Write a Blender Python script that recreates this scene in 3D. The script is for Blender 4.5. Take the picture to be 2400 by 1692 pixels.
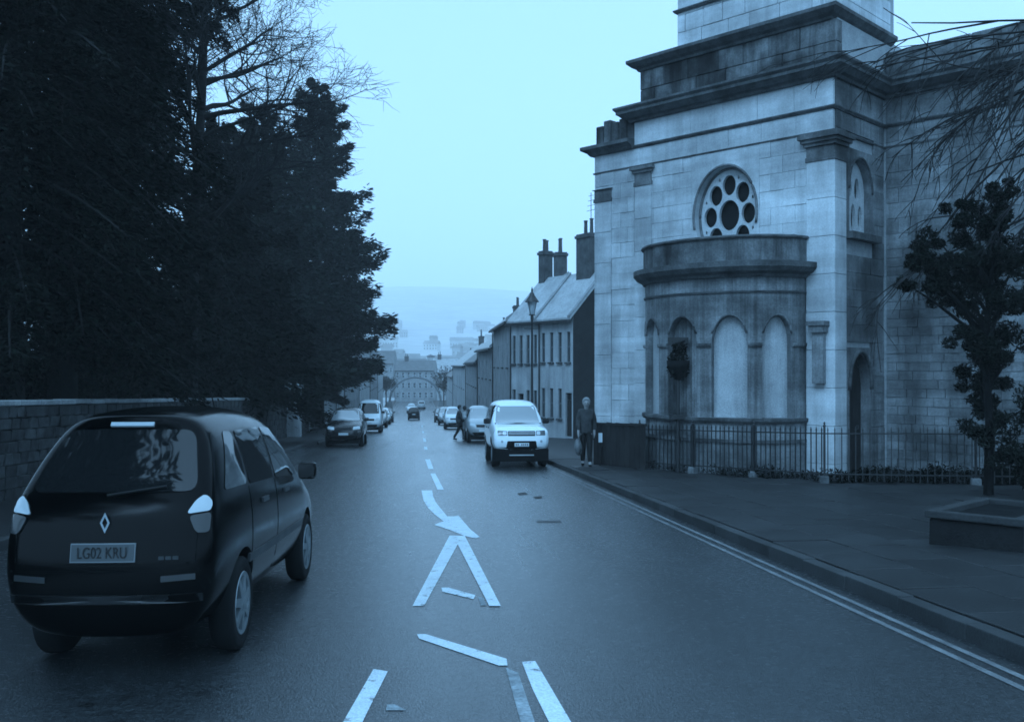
import bpy, bmesh, math, random
import numpy as np
from mathutils import Vector, Matrix
from mathutils.bvhtree import BVHTree

for o in list(bpy.data.objects):
    bpy.data.objects.remove(o, do_unlink=True)
SC = bpy.context.scene
COL = SC.collection
R = math.radians
random.seed(7)

# ------------------------------------------------------------------ camera
YAW = math.atan(224 / 2200.0)
F = 2200.0
CAMH = 1.62
cam_d = bpy.data.cameras.new('camera')
cam_d.sensor_width = 36.0
cam_d.lens = 36.0 * F / 2400.0
cam_d.clip_start = 0.1
cam_d.clip_end = 20000
cam = bpy.data.objects.new('camera', cam_d)
COL.objects.link(cam)
cam.location = (0, 0, CAMH)
cam.rotation_euler = (R(90 + 0.235), 0, -YAW)
SC.camera = cam

# ------------------------------------------------------------------ world, sun, exposure
TINT = (0.276, 0.530, 0.83)
W = bpy.data.worlds.new('World')
SC.world = W
W.use_nodes = True
wt = W.node_tree
wt.nodes.clear()
sky = wt.nodes.new('ShaderNodeTexSky')
sky.sky_type = 'NISHITA'
sky.sun_disc = False
sky.sun_elevation = R(48)
sky.sun_rotation = R(215)
sky.air_density = 1.0
sky.dust_density = 4.0
bw = wt.nodes.new('ShaderNodeRGBToBW')
wt.links.new(sky.outputs[0], bw.inputs[0])
pw = wt.nodes.new('ShaderNodeMath'); pw.operation = 'POWER'; pw.inputs[1].default_value = 0.25
wt.links.new(bw.outputs[0], pw.inputs[0])
comb = wt.nodes.new('ShaderNodeVectorMath'); comb.operation = 'SCALE'
comb.inputs[0].default_value = tuple(c * 12.7 for c in TINT)
wt.links.new(pw.outputs[0], comb.inputs['Scale'])
bg = wt.nodes.new('ShaderNodeBackground')
bg.inputs['Strength'].default_value = 0.10
wt.links.new(comb.outputs[0], bg.inputs['Color'])
wo = wt.nodes.new('ShaderNodeOutputWorld')
wt.links.new(bg.outputs[0], wo.inputs[0])

sun_d = bpy.data.lights.new('sun', 'SUN')
sun_d.energy = 1.5
sun_d.angle = R(25)
sun_d.color = (TINT[0], TINT[1], TINT[2])
sun = bpy.data.objects.new('sun', sun_d)
COL.objects.link(sun)
# azimuth 215 deg clockwise from +Y: behind and left of the camera
az, el = R(215), R(48)
sdir = Vector((math.sin(az) * math.cos(el), math.cos(az) * math.cos(el), math.sin(el)))
sun.rotation_euler = sdir.to_track_quat('Z', 'Y').to_euler()

vs = SC.view_settings
SC.display_settings.display_device = 'sRGB'
vs.view_transform = 'Standard'
vs.look = 'None'
vs.exposure = 0.25
vs.gamma = 1.0
vs.use_curve_mapping = False
SC.render.engine = 'CYCLES'
cy = SC.cycles
cy.use_denoising = True
cy.max_bounces = 6
cy.diffuse_bounces = 3
cy.glossy_bounces = 3
cy.transmission_bounces = 4
cy.transparent_max_bounces = 8
cy.volume_bounces = 2
cy.filter_width = 1.7
cy.sample_clamp_indirect = 6.0

# ------------------------------------------------------------------ projection helpers (from the survey of the photograph)
FW = Vector((math.sin(YAW), math.cos(YAW), 0))
RT = Vector((math.cos(YAW), -math.sin(YAW), 0))
SLOPE = 0.0459
SANG = math.atan(SLOPE)

def zr(y):
    """height of the road surface at distance y along the street"""
    if y <= 110:
        return -SLOPE * y
    if y <= 210:
        t = y - 110
        return -SLOPE * 110 - SLOPE * t + SLOPE * t * t / 200.0
    return -SLOPE * 110 - SLOPE * 50

def at(sx, d):
    """ground point seen at column sx at depth d"""
    p = FW * d + RT * (d * (sx - 1200) / F)
    return p.x, p.y

def onroad(xD, yD, lift=0.0):
    sx, sy = xD * 1.0453, yD * 1.0453
    v = FW + RT * ((sx - 1200) / F)
    w = (sy - 855) / F
    k = (CAMH - lift) / (w - SLOPE * v.y)
    return Vector((v.x * k, v.y * k, -SLOPE * v.y * k + lift))

# ------------------------------------------------------------------ materials
def new_mat(name):
    m = bpy.data.materials.new(name)
    m.use_nodes = True
    nt = m.node_tree
    b = nt.nodes['Principled BSDF']
    return m, nt, b

def N(nt, typ, **kw):
    n = nt.nodes.new(typ)
    for k, v in kw.items():
        setattr(n, k, v)
    return n

def grey(v, t=0.0):
    # nearly neutral: t < 0 cooler, t > 0 warmer
    t -= 0.15          # cold blue cast put into every base colour, on top of the tinted light
    return (v * (1 + t), v, v * (1 - t * .5), 1)

def mat_plain(name, v, rough=0.6, metal=0.0, coat=0.0, warm=0.0, spec=0.5):
    m, nt, b = new_mat(name)
    b.inputs['Base Color'].default_value = grey(v, warm)
    b.inputs['Roughness'].default_value = rough
    b.inputs['Metallic'].default_value = metal
    b.inputs['Coat Weight'].default_value = coat
    b.inputs['Coat Roughness'].default_value = 0.03
    b.inputs['Specular IOR Level'].default_value = spec
    # faint grime so that nothing is perfectly even
    g = N(nt, 'ShaderNodeNewGeometry')
    no = N(nt, 'ShaderNodeTexNoise'); no.inputs['Scale'].default_value = 3.0; no.inputs['Detail'].default_value = 6
    nt.links.new(g.outputs['Position'], no.inputs['Vector'])
    mr = N(nt, 'ShaderNodeMapRange')
    mr.inputs['From Min'].default_value = 0.3; mr.inputs['From Max'].default_value = 0.7
    mr.inputs['To Min'].default_value = rough * 0.85; mr.inputs['To Max'].default_value = min(1, rough * 1.25 + 0.02)
    nt.links.new(no.outputs['Fac'], mr.inputs['Value'])
    nt.links.new(mr.outputs[0], b.inputs['Roughness'])
    return m

def mat_rough(name, lo, hi, scale=2.0, rough=0.85, bump=0.3, bscale=40.0, streak=0.0, soot=0.0, island=0.0, warm=0.05, spec=0.3, fine=0.25, band=0.0):
    """mineral surface: two tones by noise, optional vertical run-off streaks and soot blotches, tone per piece"""
    m, nt, b = new_mat(name)
    L = nt.links
    g = N(nt, 'ShaderNodeNewGeometry')
    n1 = N(nt, 'ShaderNodeTexNoise'); n1.inputs['Scale'].default_value = scale; n1.inputs['Detail'].default_value = 8; n1.inputs['Roughness'].default_value = 0.65
    L.new(g.outputs['Position'], n1.inputs['Vector'])
    cr = N(nt, 'ShaderNodeValToRGB')
    cr.color_ramp.elements[0].position = 0.32; cr.color_ramp.elements[0].color = grey(lo, warm)
    cr.color_ramp.elements[1].position = 0.68; cr.color_ramp.elements[1].color = grey(hi, warm)
    L.new(n1.outputs['Fac'], cr.inputs['Fac'])
    cur = cr.outputs['Color']
    def mul(cur, sock):
        mx = N(nt, 'ShaderNodeMix', data_type='RGBA', blend_type='MULTIPLY')
        mx.inputs['Factor'].default_value = 1.0
        L.new(cur, mx.inputs['A']); L.new(sock, mx.inputs['B'])
        return mx.outputs['Result']
    if fine > 0:
        n3 = N(nt, 'ShaderNodeTexNoise'); n3.inputs['Scale'].default_value = bscale; n3.inputs['Detail'].default_value = 4
        L.new(g.outputs['Position'], n3.inputs['Vector'])
        r = N(nt, 'ShaderNodeMapRange'); r.inputs['From Min'].default_value = 0.3; r.inputs['From Max'].default_value = 0.7
        r.inputs['To Min'].default_value = 1 - fine; r.inputs['To Max'].default_value = 1 + fine * 0.5
        L.new(n3.outputs['Fac'], r.inputs['Value'])
        cur = mul(cur, r.outputs[0])
    if island > 0:
        oi = N(nt, 'ShaderNodeObjectInfo')
        ad = N(nt, 'ShaderNodeMath', operation='ADD')
        L.new(oi.outputs['Random'], ad.inputs[0]); L.new(g.outputs['Random Per Island'], ad.inputs[1])
        fr = N(nt, 'ShaderNodeMath', operation='FRACT'); L.new(ad.outputs[0], fr.inputs[0])
        r = N(nt, 'ShaderNodeMapRange'); r.inputs['To Min'].default_value = 1 - island; r.inputs['To Max'].default_value = 1 + island * 0.4
        L.new(fr.outputs[0], r.inputs['Value'])
        cur = mul(cur, r.outputs[0])
    if band > 0:
        mp = N(nt, 'ShaderNodeMapping'); mp.inputs['Scale'].default_value = (.16, .16, 2.3)
        L.new(g.outputs['Position'], mp.inputs['Vector'])
        n6 = N(nt, 'ShaderNodeTexNoise'); n6.inputs['Scale'].default_value = 1.0; n6.inputs['Detail'].default_value = 5; n6.inputs['Roughness'].default_value = 0.6
        L.new(mp.outputs[0], n6.inputs['Vector'])
        r = N(nt, 'ShaderNodeMapRange'); r.inputs['From Min'].default_value = 0.36; r.inputs['From Max'].default_value = 0.64
        r.inputs['To Min'].default_value = 1 - band; r.inputs['To Max'].default_value = 1 + band * .3
        L.new(n6.outputs['Fac'], r.inputs['Value'])
        cur = mul(cur, r.outputs[0])
    if streak > 0:
        mp = N(nt, 'ShaderNodeMapping'); mp.inputs['Scale'].default_value = (1.9, 1.9, 0.16)
        L.new(g.outputs['Position'], mp.inputs['Vector'])
        n4 = N(nt, 'ShaderNodeTexNoise'); n4.inputs['Scale'].default_value = 1.3; n4.inputs['Detail'].default_value = 7; n4.inputs['Roughness'].default_value = 0.7
        L.new(mp.outputs[0], n4.inputs['Vector'])
        r = N(nt, 'ShaderNodeMapRange'); r.inputs['From Min'].default_value = 0.42; r.inputs['From Max'].default_value = 0.66
        r.inputs['To Min'].default_value = 1.0; r.inputs['To Max'].default_value = 1 - streak
        L.new(n4.outputs['Fac'], r.inputs['Value'])
        cur = mul(cur, r.outputs[0])
    if soot > 0:
        n5 = N(nt, 'ShaderNodeTexNoise'); n5.inputs['Scale'].default_value = 0.42; n5.inputs['Detail'].default_value = 9; n5.inputs['Roughness'].default_value = 0.62
        L.new(g.outputs['Position'], n5.inputs['Vector'])
        r = N(nt, 'ShaderNodeMapRange'); r.inputs['From Min'].default_value = 0.44; r.inputs['From Max'].default_value = 0.62
        r.inputs['To Min'].default_value = 1.0; r.inputs['To Max'].default_value = 1 - soot
        L.new(n5.outputs['Fac'], r.inputs['Value'])
        cur = mul(cur, r.outputs[0])
    L.new(cur, b.inputs['Base Color'])
    b.inputs['Roughness'].default_value = rough
    b.inputs['Specular IOR Level'].default_value = spec
    if bump > 0:
        n2 = N(nt, 'ShaderNodeTexNoise'); n2.inputs['Scale'].default_value = bscale; n2.inputs['Detail'].default_value = 5
        L.new(g.outputs['Position'], n2.inputs['Vector'])
        bp = N(nt, 'ShaderNodeBump'); bp.inputs['Strength'].default_value = bump; bp.inputs['Distance'].default_value = 0.02
        L.new(n2.outputs['Fac'], bp.inputs['Height'])
        L.new(bp.outputs[0], b.inputs['Normal'])
    return m

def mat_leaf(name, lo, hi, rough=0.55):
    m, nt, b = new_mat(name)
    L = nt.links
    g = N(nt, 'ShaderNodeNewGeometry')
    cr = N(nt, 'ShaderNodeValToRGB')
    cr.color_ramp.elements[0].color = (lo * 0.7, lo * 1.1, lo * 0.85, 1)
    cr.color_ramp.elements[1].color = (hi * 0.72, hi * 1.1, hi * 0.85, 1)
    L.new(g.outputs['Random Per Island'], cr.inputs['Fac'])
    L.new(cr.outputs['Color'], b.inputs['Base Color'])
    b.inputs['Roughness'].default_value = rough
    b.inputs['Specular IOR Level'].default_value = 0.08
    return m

def mat_glass_dark(name, v=0.012, rough=0.04):
    m, nt, b = new_mat(name)
    b.inputs['Base Color'].default_value = grey(v)
    b.inputs['Roughness'].default_value = rough
    b.inputs['Specular IOR Level'].default_value = 0.7
    g = N(nt, 'ShaderNodeNewGeometry')
    no = N(nt, 'ShaderNodeTexNoise'); no.inputs['Scale'].default_value = 1.6
    nt.links.new(g.outputs['Position'], no.inputs['Vector'])
    bp = N(nt, 'ShaderNodeBump'); bp.inputs['Strength'].default_value = 0.04; bp.inputs['Distance'].default_value = 0.05
    nt.links.new(no.outputs['Fac'], bp.inputs['Height'])
    nt.links.new(bp.outputs[0], b.inputs['Normal'])
    return m

def mat_road():
    m, nt, b = new_mat('wet asphalt')
    L = nt.links
    g = N(nt, 'ShaderNodeNewGeometry')
    def noise(sc, det=6, rough=.6, scl=None):
        n = N(nt, 'ShaderNodeTexNoise'); n.inputs['Scale'].default_value = sc; n.inputs['Detail'].default_value = det; n.inputs['Roughness'].default_value = rough
        if scl:
            mp = N(nt, 'ShaderNodeMapping'); mp.inputs['Scale'].default_value = scl
            L.new(g.outputs['Position'], mp.inputs['Vector']); L.new(mp.outputs[0], n.inputs['Vector'])
        else: L.new(g.outputs['Position'], n.inputs['Vector'])
        return n.outputs['Fac']
    def rng_(sock, a, b_, c, d):
        r = N(nt, 'ShaderNodeMapRange'); r.inputs['From Min'].default_value = a; r.inputs['From Max'].default_value = b_; r.inputs['To Min'].default_value = c; r.inputs['To Max'].default_value = d
        L.new(sock, r.inputs['Value']); return r.outputs[0]
    def mul(a, b_):
        x = N(nt, 'ShaderNodeMath', operation='MULTIPLY'); L.new(a, x.inputs[0]); L.new(b_, x.inputs[1]); return x.outputs[0]
    grain = rng_(noise(60, 3, .75), .36, .64, .25, 2.3)
    patch = rng_(noise(1.0, 7, .65, (.6, .10, 1)), .35, .65, .75, 1.25)
    tracks = rng_(noise(1.0, 5, .6, (1.1, .045, 1)), .35, .65, .78, 1.25)
    spots = rng_(noise(5.5, 2, .5), .24, .34, .35, 1.0)
    blot = rng_(noise(17, 4, .7), .36, .64, .6, 1.45)
    v = mul(mul(mul(mul(grain, patch), tracks), spots), blot)
    L.new(rng_(noise(21, 4, .7), .35, .65, .12, .30), b.inputs['Coat Roughness'])
    base = N(nt, 'ShaderNodeMath', operation='MULTIPLY'); base.inputs[1].default_value = 0.022; L.new(v, base.inputs[0])
    cc = N(nt, 'ShaderNodeCombineColor'); 
    for k in range(3):
        kk = N(nt, 'ShaderNodeMath', operation='MULTIPLY'); kk.inputs[1].default_value = (.85, 1.0, 1.08)[k]; L.new(base.outputs[0], kk.inputs[0]); L.new(kk.outputs[0], cc.inputs[k])  # blue cast put into the tar colour too
    L.new(cc.outputs[0], b.inputs['Base Color'])
    rr = rng_(noise(1.0, 6, .65, (.9, .08, 1)), .3, .7, .26, .44)
    L.new(rr, b.inputs['Roughness'])
    b.inputs['Specular IOR Level'].default_value = .5
    b.inputs['Coat Weight'].default_value = .95; b.inputs['Coat Roughness'].default_value = .2; b.inputs['Coat IOR'].default_value = 1.33
    bp = N(nt, 'ShaderNodeBump'); bp.inputs['Strength'].default_value = .38; bp.inputs['Distance'].default_value = .012
    L.new(noise(60, 3, .75), bp.inputs['Height']); L.new(bp.outputs[0], b.inputs['Normal']); L.new(bp.outputs[0], b.inputs['Coat Normal'])
    return m

def mat_paint():
    m = mat_rough('road paint', 0.75, 0.92, scale=5, rough=0.6, bump=0.3, bscale=60, warm=0.0, fine=0.25)
    nt = m.node_tree; b = nt.nodes['Principled BSDF']
    src = b.inputs['Base Color'].links[0].from_socket
    g = N(nt, 'ShaderNodeNewGeometry')
    n = N(nt, 'ShaderNodeTexNoise'); n.inputs['Scale'].default_value = 9; n.inputs['Detail'].default_value = 9; n.inputs['Roughness'].default_value = .75
    nt.links.new(g.outputs['Position'], n.inputs['Vector'])
    r = N(nt, 'ShaderNodeMapRange'); r.inputs['From Min'].default_value = .57; r.inputs['From Max'].default_value = .66
    nt.links.new(n.outputs['Fac'], r.inputs['Value'])
    mx = N(nt, 'ShaderNodeMix', data_type='RGBA'); mx.inputs['B'].default_value = (.08, .08, .08, 1)
    nt.links.new(r.outputs[0], mx.inputs['Factor']); nt.links.new(src, mx.inputs['A']); nt.links.new(mx.outputs['Result'], b.inputs['Base Color'])
    return m

M = {}
M['asphalt'] = mat_road()
M['paint'] = mat_paint()
M['paint_worn'] = mat_rough('worn road paint', 0.2, 0.5, scale=7, rough=0.65, bump=0.3, bscale=40, warm=0.0, fine=0.35)
M['paint_yellow'] = mat_rough('yellow road paint', 0.10, 0.24, scale=4, rough=0.6, bump=0.2, bscale=60, warm=0.06, fine=0.3)
M['kerb'] = mat_rough('kerb stone', 0.03, 0.07, scale=1.5, rough=0.75, bump=0.3, bscale=50, island=0.25)
M['slab'] = mat_rough('paving slab', 0.010, 0.034, scale=1.2, rough=0.5, bump=0.25, bscale=40, island=0.35, soot=0.3, spec=0.4)  # slabs darkened: shade of the overhanging trees is in this colour
M['bed'] = mat_rough('pavement bed', 0.008, 0.018, scale=1.2, rough=0.6, bump=0.3, bscale=30)
M['soil'] = mat_rough('garden soil', 0.03, 0.06, scale=1.0, rough=0.95, bump=0.6, bscale=15)
M['hill'] = mat_rough('haze-paled hillside', 0.36, 0.50, scale=0.012, rough=0.95, bump=0.0, fine=0.2, bscale=0.05)  # paler than grass, with distance haze put into the colour
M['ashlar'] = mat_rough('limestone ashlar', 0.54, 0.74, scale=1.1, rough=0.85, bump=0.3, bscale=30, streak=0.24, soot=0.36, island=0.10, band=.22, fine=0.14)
M['sooty'] = mat_rough('sooty limestone', 0.07, 0.40, scale=0.9, rough=0.9, bump=0.4, bscale=25, streak=0.8, soot=0.8, island=0.4)
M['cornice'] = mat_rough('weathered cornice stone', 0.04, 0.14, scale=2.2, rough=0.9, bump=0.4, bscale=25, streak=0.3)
M['stone'] = mat_rough('grey limestone', 0.16, 0.36, scale=1.4, rough=0.88, bump=0.4, bscale=25, streak=0.5, soot=0.6, island=0.22, band=.35)  # darker limestone; also carries the shade of faces turned from the light
M['joint'] = mat_rough('mortar', 0.3, 0.42, scale=4, rough=0.95, bump=0.2)
M['tracery'] = mat_rough('pale tracery stone', 0.42, 0.55, scale=3, rough=0.8, bump=0.15)
M['infill'] = mat_rough('pale render infill', 0.34, 0.52, scale=0.9, rough=0.8, bump=0.2, streak=0.4, soot=0.35)
M['rubble'] = mat_rough('rubble wall stone', 0.015, 0.07, scale=3, rough=0.9, bump=0.5, bscale=20, island=0.5)
M['coping'] = mat_rough('pale coping stone', 0.2, 0.36, scale=2, rough=0.85, bump=0.3, bscale=25, island=0.2)
M['bark'] = mat_rough('bark', 0.01, 0.025, scale=6, rough=0.95, bump=0.6, bscale=18, warm=0.1)
M['bark_dark'] = mat_rough('dark wet bark', 0.003, 0.010, scale=6, rough=0.9, bump=0.6, bscale=18, spec=.1)
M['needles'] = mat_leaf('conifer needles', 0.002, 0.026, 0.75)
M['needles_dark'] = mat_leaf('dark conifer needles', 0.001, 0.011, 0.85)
M['evergreen'] = mat_leaf('evergreen leaves', 0.003, 0.012, 0.6)
M['shrub'] = mat_leaf('shrub leaves', 0.002, 0.009, 0.7)
M['iron'] = mat_plain('black painted iron', 0.018, 0.45)
M['glass'] = mat_glass_dark('window glass')
M['lead'] = mat_plain('dark leaded glass', 0.008, 0.5, spec=0.15)
M['void'] = mat_plain('dark opening', 0.008, 0.9, spec=0.1)
M['wood_dark'] = mat_rough('dark timber', 0.012, 0.03, scale=3, rough=0.8, bump=0.3, island=0.3, warm=0.15)
M['render_wall'] = mat_rough('pale painted render', 0.38, 0.52, scale=0.7, rough=0.85, bump=0.1, streak=0.3, soot=0.2)
M['brick_wall'] = mat_rough('grey stone house wall', 0.2, 0.34, scale=1.2, rough=0.9, bump=0.3, streak=0.25)
M['gable'] = mat_rough('dark gable wall', 0.006, 0.018, scale=2, rough=0.8, bump=0.3)  # near-black gable, far darker than the house fronts
M['slate'] = mat_rough('pale wet slate', 0.3, 0.44, scale=1.2, rough=0.5, bump=0.3, bscale=12, streak=0.25, spec=0.5)
M['slate_dark'] = mat_rough('dark slate', 0.08, 0.15, scale=1.2, rough=0.55, bump=0.3, bscale=12)
M['chimney'] = mat_rough('chimney stack', 0.04, 0.10, scale=3, rough=0.9, bump=0.3)
M['white_trim'] = mat_plain('white trim', 0.7, 0.5)
M['gutter'] = mat_plain('dark gutter', 0.02, 0.5)
M['tyre'] = mat_plain('tyre rubber', 0.012, 0.85, spec=0.2)
M['alloy'] = mat_plain('alloy rim', 0.30, 0.4, metal=0.7)
M['black_plastic'] = mat_plain('black plastic', 0.012, 0.6, spec=0.3)
M['chrome'] = mat_plain('chrome', 0.75, 0.12, metal=1.0)
M['lamp_clear'] = mat_plain('clear lamp lens', 0.62, 0.12, coat=0.6)
M['lamp_red'] = mat_plain('dark lamp lens', 0.035, 0.2, coat=0.3)
M['plate'] = mat_plain('number plate', 0.10, 0.5, spec=.2)
M['plate_edge'] = mat_plain('number plate edge', 0.22, 0.45)
M['ink'] = mat_plain('black lettering', 0.008, 0.5)
M['car_black'] = mat_plain('black car paint', 0.002, 0.14, coat=0.0, spec=0.13)
M['car_white'] = mat_plain('white car paint', 0.88, 0.3, coat=0.7)
M['car_silver'] = mat_plain('silver car paint', 0.4, 0.3, coat=0.8)
M['car_dark'] = mat_plain('dark grey car paint', 0.012, 0.25, coat=0.3)
M['car_mid'] = mat_plain('mid grey car paint', 0.16, 0.3, coat=0.9)
M['skin'] = mat_plain('skin', 0.26, 0.6, warm=0.12)
M['hair_white'] = mat_rough('white hair', 0.2, 0.36, scale=30, rough=0.7, bump=0.5, bscale=90)
M['hair_dark'] = mat_rough('dark hair', 0.02, 0.04, scale=30, rough=0.6, bump=0.5, bscale=90)
M['jacket_grey'] = mat_rough('grey jacket cloth', 0.025, 0.06, scale=9, rough=0.9, bump=0.5, bscale=14)
M['trousers'] = mat_rough('dark trousers cloth', 0.010, 0.02, scale=9, rough=0.9, bump=0.4, bscale=14)
M['coat_dark'] = mat_rough('dark coat cloth', 0.03, 0.07, scale=9, rough=0.9, bump=0.5, bscale=14)
M['coat_pale'] = mat_rough('pale coat cloth', 0.45, 0.6, scale=9, rough=0.9, bump=0.4, bscale=14)
M['bag'] = mat_rough('pale carrier bag', 0.10, 0.2, scale=6, rough=0.55, bump=0.6, bscale=9)
M['notice'] = mat_plain('white notice', 0.75, 0.6)
M['trim_dull'] = mat_plain('dull trim', 0.05, 0.4, spec=.3)
M['sash'] = mat_plain('dull sash paint', 0.14, 0.5)
M['trough'] = mat_rough('dark trough stone', 0.004, 0.014, scale=4, rough=0.9, bump=0.4)  # near-black stone, darker than the rim
M['rim'] = mat_rough('trough rim stone', 0.02, 0.045, scale=4, rough=0.8, bump=0.3)
M['green_iron'] = mat_plain('haze-paled bridge iron', 0.16, 0.6)  # lightened iron: some of the haze is put into its colour
M['lantern_glass'] = mat_plain('pale lantern glass', 0.5, 0.25, spec=0.6)
M['far_wall'] = mat_rough('far house wall', 0.30, 0.55, scale=0.05, rough=0.9, bump=0.0, island=0.45, fine=0)
M['far_roof'] = mat_rough('far roof', 0.12, 0.25, scale=0.05, rough=0.9, bump=0.0, island=0.4, fine=0)

# ------------------------------------------------------------------ object helpers
def link(name, me, m=None, parent=None, loc=None, rot=None, scale=None):
    o = bpy.data.objects.new(name, me)
    COL.objects.link(o)
    if parent is not None:
        o.parent = parent
    if loc is not None: o.location = loc
    if rot is not None: o.rotation_euler = rot
    if scale is not None: o.scale = scale
    if m is not None and me is not None and len(me.materials) == 0:
        me.materials.append(m)
    return o

def thing(name, label, cat, loc=(0, 0, 0), rot=(0, 0, 0), group=None):
    o = bpy.data.objects.new(name, None)
    COL.objects.link(o)
    o.location = loc; o.rotation_euler = rot
    o.empty_display_size = 0.2
    o['label'] = label; o['category'] = cat
    if group: o['group'] = group
    return o

def tag(o, label, cat, group=None):
    o['label'] = label; o['category'] = cat
    if group: o['group'] = group
    return o

def struct(o, label=None):
    o['kind'] = 'structure'
    if label: o['label'] = label
    return o

class MB:
    def __init__(s):
        s.v = []; s.f = []
    def add(s, vs, fs):
        b = len(s.v)
        s.v.extend([tuple(v) for v in vs])
        s.f.extend([tuple(i + b for i in f) for f in fs])
    def quad(s, a, b, c, d):
        s.add([a, b, c, d], [(0, 1, 2, 3)])
    def box(s, x0, x1, y0, y1, z0, z1):
        s.add([(x0, y0, z0), (x1, y0, z0), (x1, y1, z0), (x0, y1, z0), (x0, y0, z1), (x1, y0, z1), (x1, y1, z1), (x0, y1, z1)],
              [(0, 3, 2, 1), (4, 5, 6, 7), (0, 1, 5, 4), (1, 2, 6, 5), (2, 3, 7, 6), (3, 0, 4, 7)])
    def prism(s, pts, axis_from, axis_to):
        """pts: list of 3D points (planar loop), extruded by vector"""
        n = len(pts)
        a = [Vector(p) + Vector(axis_from) for p in pts]
        b = [Vector(p) + Vector(axis_to) for p in pts]
        s.add(a + b, [tuple(range(n))[::-1], tuple(range(n, 2 * n))] + [(i, (i + 1) % n, (i + 1) % n + n, i + n) for i in range(n)])
    def tube(s, pts, rads, n=6, caps=True):
        pts = [Vector(p) for p in pts]
        if not hasattr(rads, '__len__'): rads = [rads] * len(pts)
        base = len(s.v)
        for i, p in enumerate(pts):
            if i == 0: t = pts[1] - p
            elif i == len(pts) - 1: t = p - pts[i - 1]
            else: t = pts[i + 1] - pts[i - 1]
            t.normalize()
            a = Vector((0, 0, 1)) if abs(t.z) < 0.9 else Vector((1, 0, 0))
            x = t.cross(a).normalized(); y = t.cross(x).normalized()
            for k in range(n):
                an = 2 * math.pi * k / n
                s.v.append(tuple(p + (x * math.cos(an) + y * math.sin(an)) * rads[i]))
        for i in range(len(pts) - 1):
            for k in range(n):
                k2 = (k + 1) % n
                s.f.append((base + i * n + k, base + i * n + k2, base + (i + 1) * n + k2, base + (i + 1) * n + k))
        if caps:
            s.f.append(tuple(base + k for k in range(n))[::-1])
            s.f.append(tuple(base + (len(pts) - 1) * n + k for k in range(n)))
    def lathe(s, prof, n=20, c=(0, 0, 0), axis='z'):
        base = len(s.v)
        for (r, h) in prof:
            for k in range(n):
                an = 2 * math.pi * k / n
                x, y = r * math.cos(an), r * math.sin(an)
                if axis == 'z': p = (c[0] + x, c[1] + y, c[2] + h)
                elif axis == 'x': p = (c[0] + h, c[1] + x, c[2] + y)
                else: p = (c[0] + x, c[1] + h, c[2] + y)
                s.v.append(p)
        for i in range(len(prof) - 1):
            for k in range(n):
                k2 = (k + 1) % n
                s.f.append((base + i * n + k, base + i * n + k2, base + (i + 1) * n + k2, base + (i + 1) * n + k))
    def mesh(s, name, smooth=False):
        me = bpy.data.meshes.new(name)
        me.from_pydata(s.v, [], s.f)
        me.validate()
        me.update()
        bm = bmesh.new(); bm.from_mesh(me)
        bmesh.ops.recalc_face_normals(bm, faces=bm.faces)
        bm.to_mesh(me); bm.free()
        if smooth:
            me.polygons.foreach_set('use_smooth', [True] * len(me.polygons))
        return me
    def build(s, name, m, parent=None, smooth=False, **kw):
        return link(name, s.mesh(name, smooth), m, parent, **kw)

def quads_mesh(name, V, nper, m, smooth=False):
    """V: (k*nper,3) array of separate faces"""
    k = len(V) // nper
    me = bpy.data.meshes.new(name)
    me.vertices.add(len(V)); me.vertices.foreach_set('co', V.astype(np.float32).ravel())
    me.loops.add(k * nper); me.loops.foreach_set('vertex_index', np.arange(k * nper, dtype=np.int32))
    me.polygons.add(k); me.polygons.foreach_set('loop_start', np.arange(0, k * nper, nper, dtype=np.int32))
    me.polygons.foreach_set('loop_total', np.full(k, nper, dtype=np.int32))
    me.update(calc_edges=True)
    if m: me.materials.append(m)
    return me

def bevel_mesh(me, w, seg=2, angle=R(30)):
    bm = bmesh.new(); bm.from_mesh(me)
    es = [e for e in bm.edges if len(e.link_faces) == 2 and e.calc_face_angle(0) > angle]
    bmesh.ops.bevel(bm, geom=es, offset=w, segments=seg, affect='EDGES', profile=0.6)
    bm.to_mesh(me); bm.free()
    return me

def curve2d_mesh(name, loops, depth):
    """flat plate with holes: loops of (x, y), first is the outline; thickness depth along z (0..depth)"""
    cu = bpy.data.curves.new(name, 'CURVE')
    cu.dimensions = '2D'; cu.fill_mode = 'BOTH'; cu.extrude = depth / 2
    for lp in loops:
        sp = cu.splines.new('POLY')
        sp.points.add(len(lp) - 1)
        for i, (x, y) in enumerate(lp):
            sp.points[i].co = (x, y, 0, 1)
        sp.use_cyclic_u = True
    o = bpy.data.objects.new(name, cu)
    COL.objects.link(o)
    dg = bpy.context.evaluated_depsgraph_get()
    me = bpy.data.meshes.new_from_object(o.evaluated_get(dg))
    bpy.data.objects.remove(o, do_unlink=True)
    for v in me.vertices: v.co.z += depth / 2
    me.name = name
    me.materials.clear()
    return me

def text_mesh(name, body, size, depth=0.002):
    cu = bpy.data.curves.new(name, 'FONT')
    cu.body = body; cu.size = size; cu.extrude = depth; cu.align_x = 'CENTER'; cu.align_y = 'CENTER'
    o = bpy.data.objects.new(name, cu)
    COL.objects.link(o)
    dg = bpy.context.evaluated_depsgraph_get()
    me = bpy.data.meshes.new_from_object(o.evaluated_get(dg))
    bpy.data.objects.remove(o, do_unlink=True)
    me.materials.clear()
    return me

def copy_tree(o, parent=None):
    c = o.copy(); COL.objects.link(c)
    if parent is not None: c.parent = parent
    for ch in list(o.children):
        copy_tree(ch, c)
    return c

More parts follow.
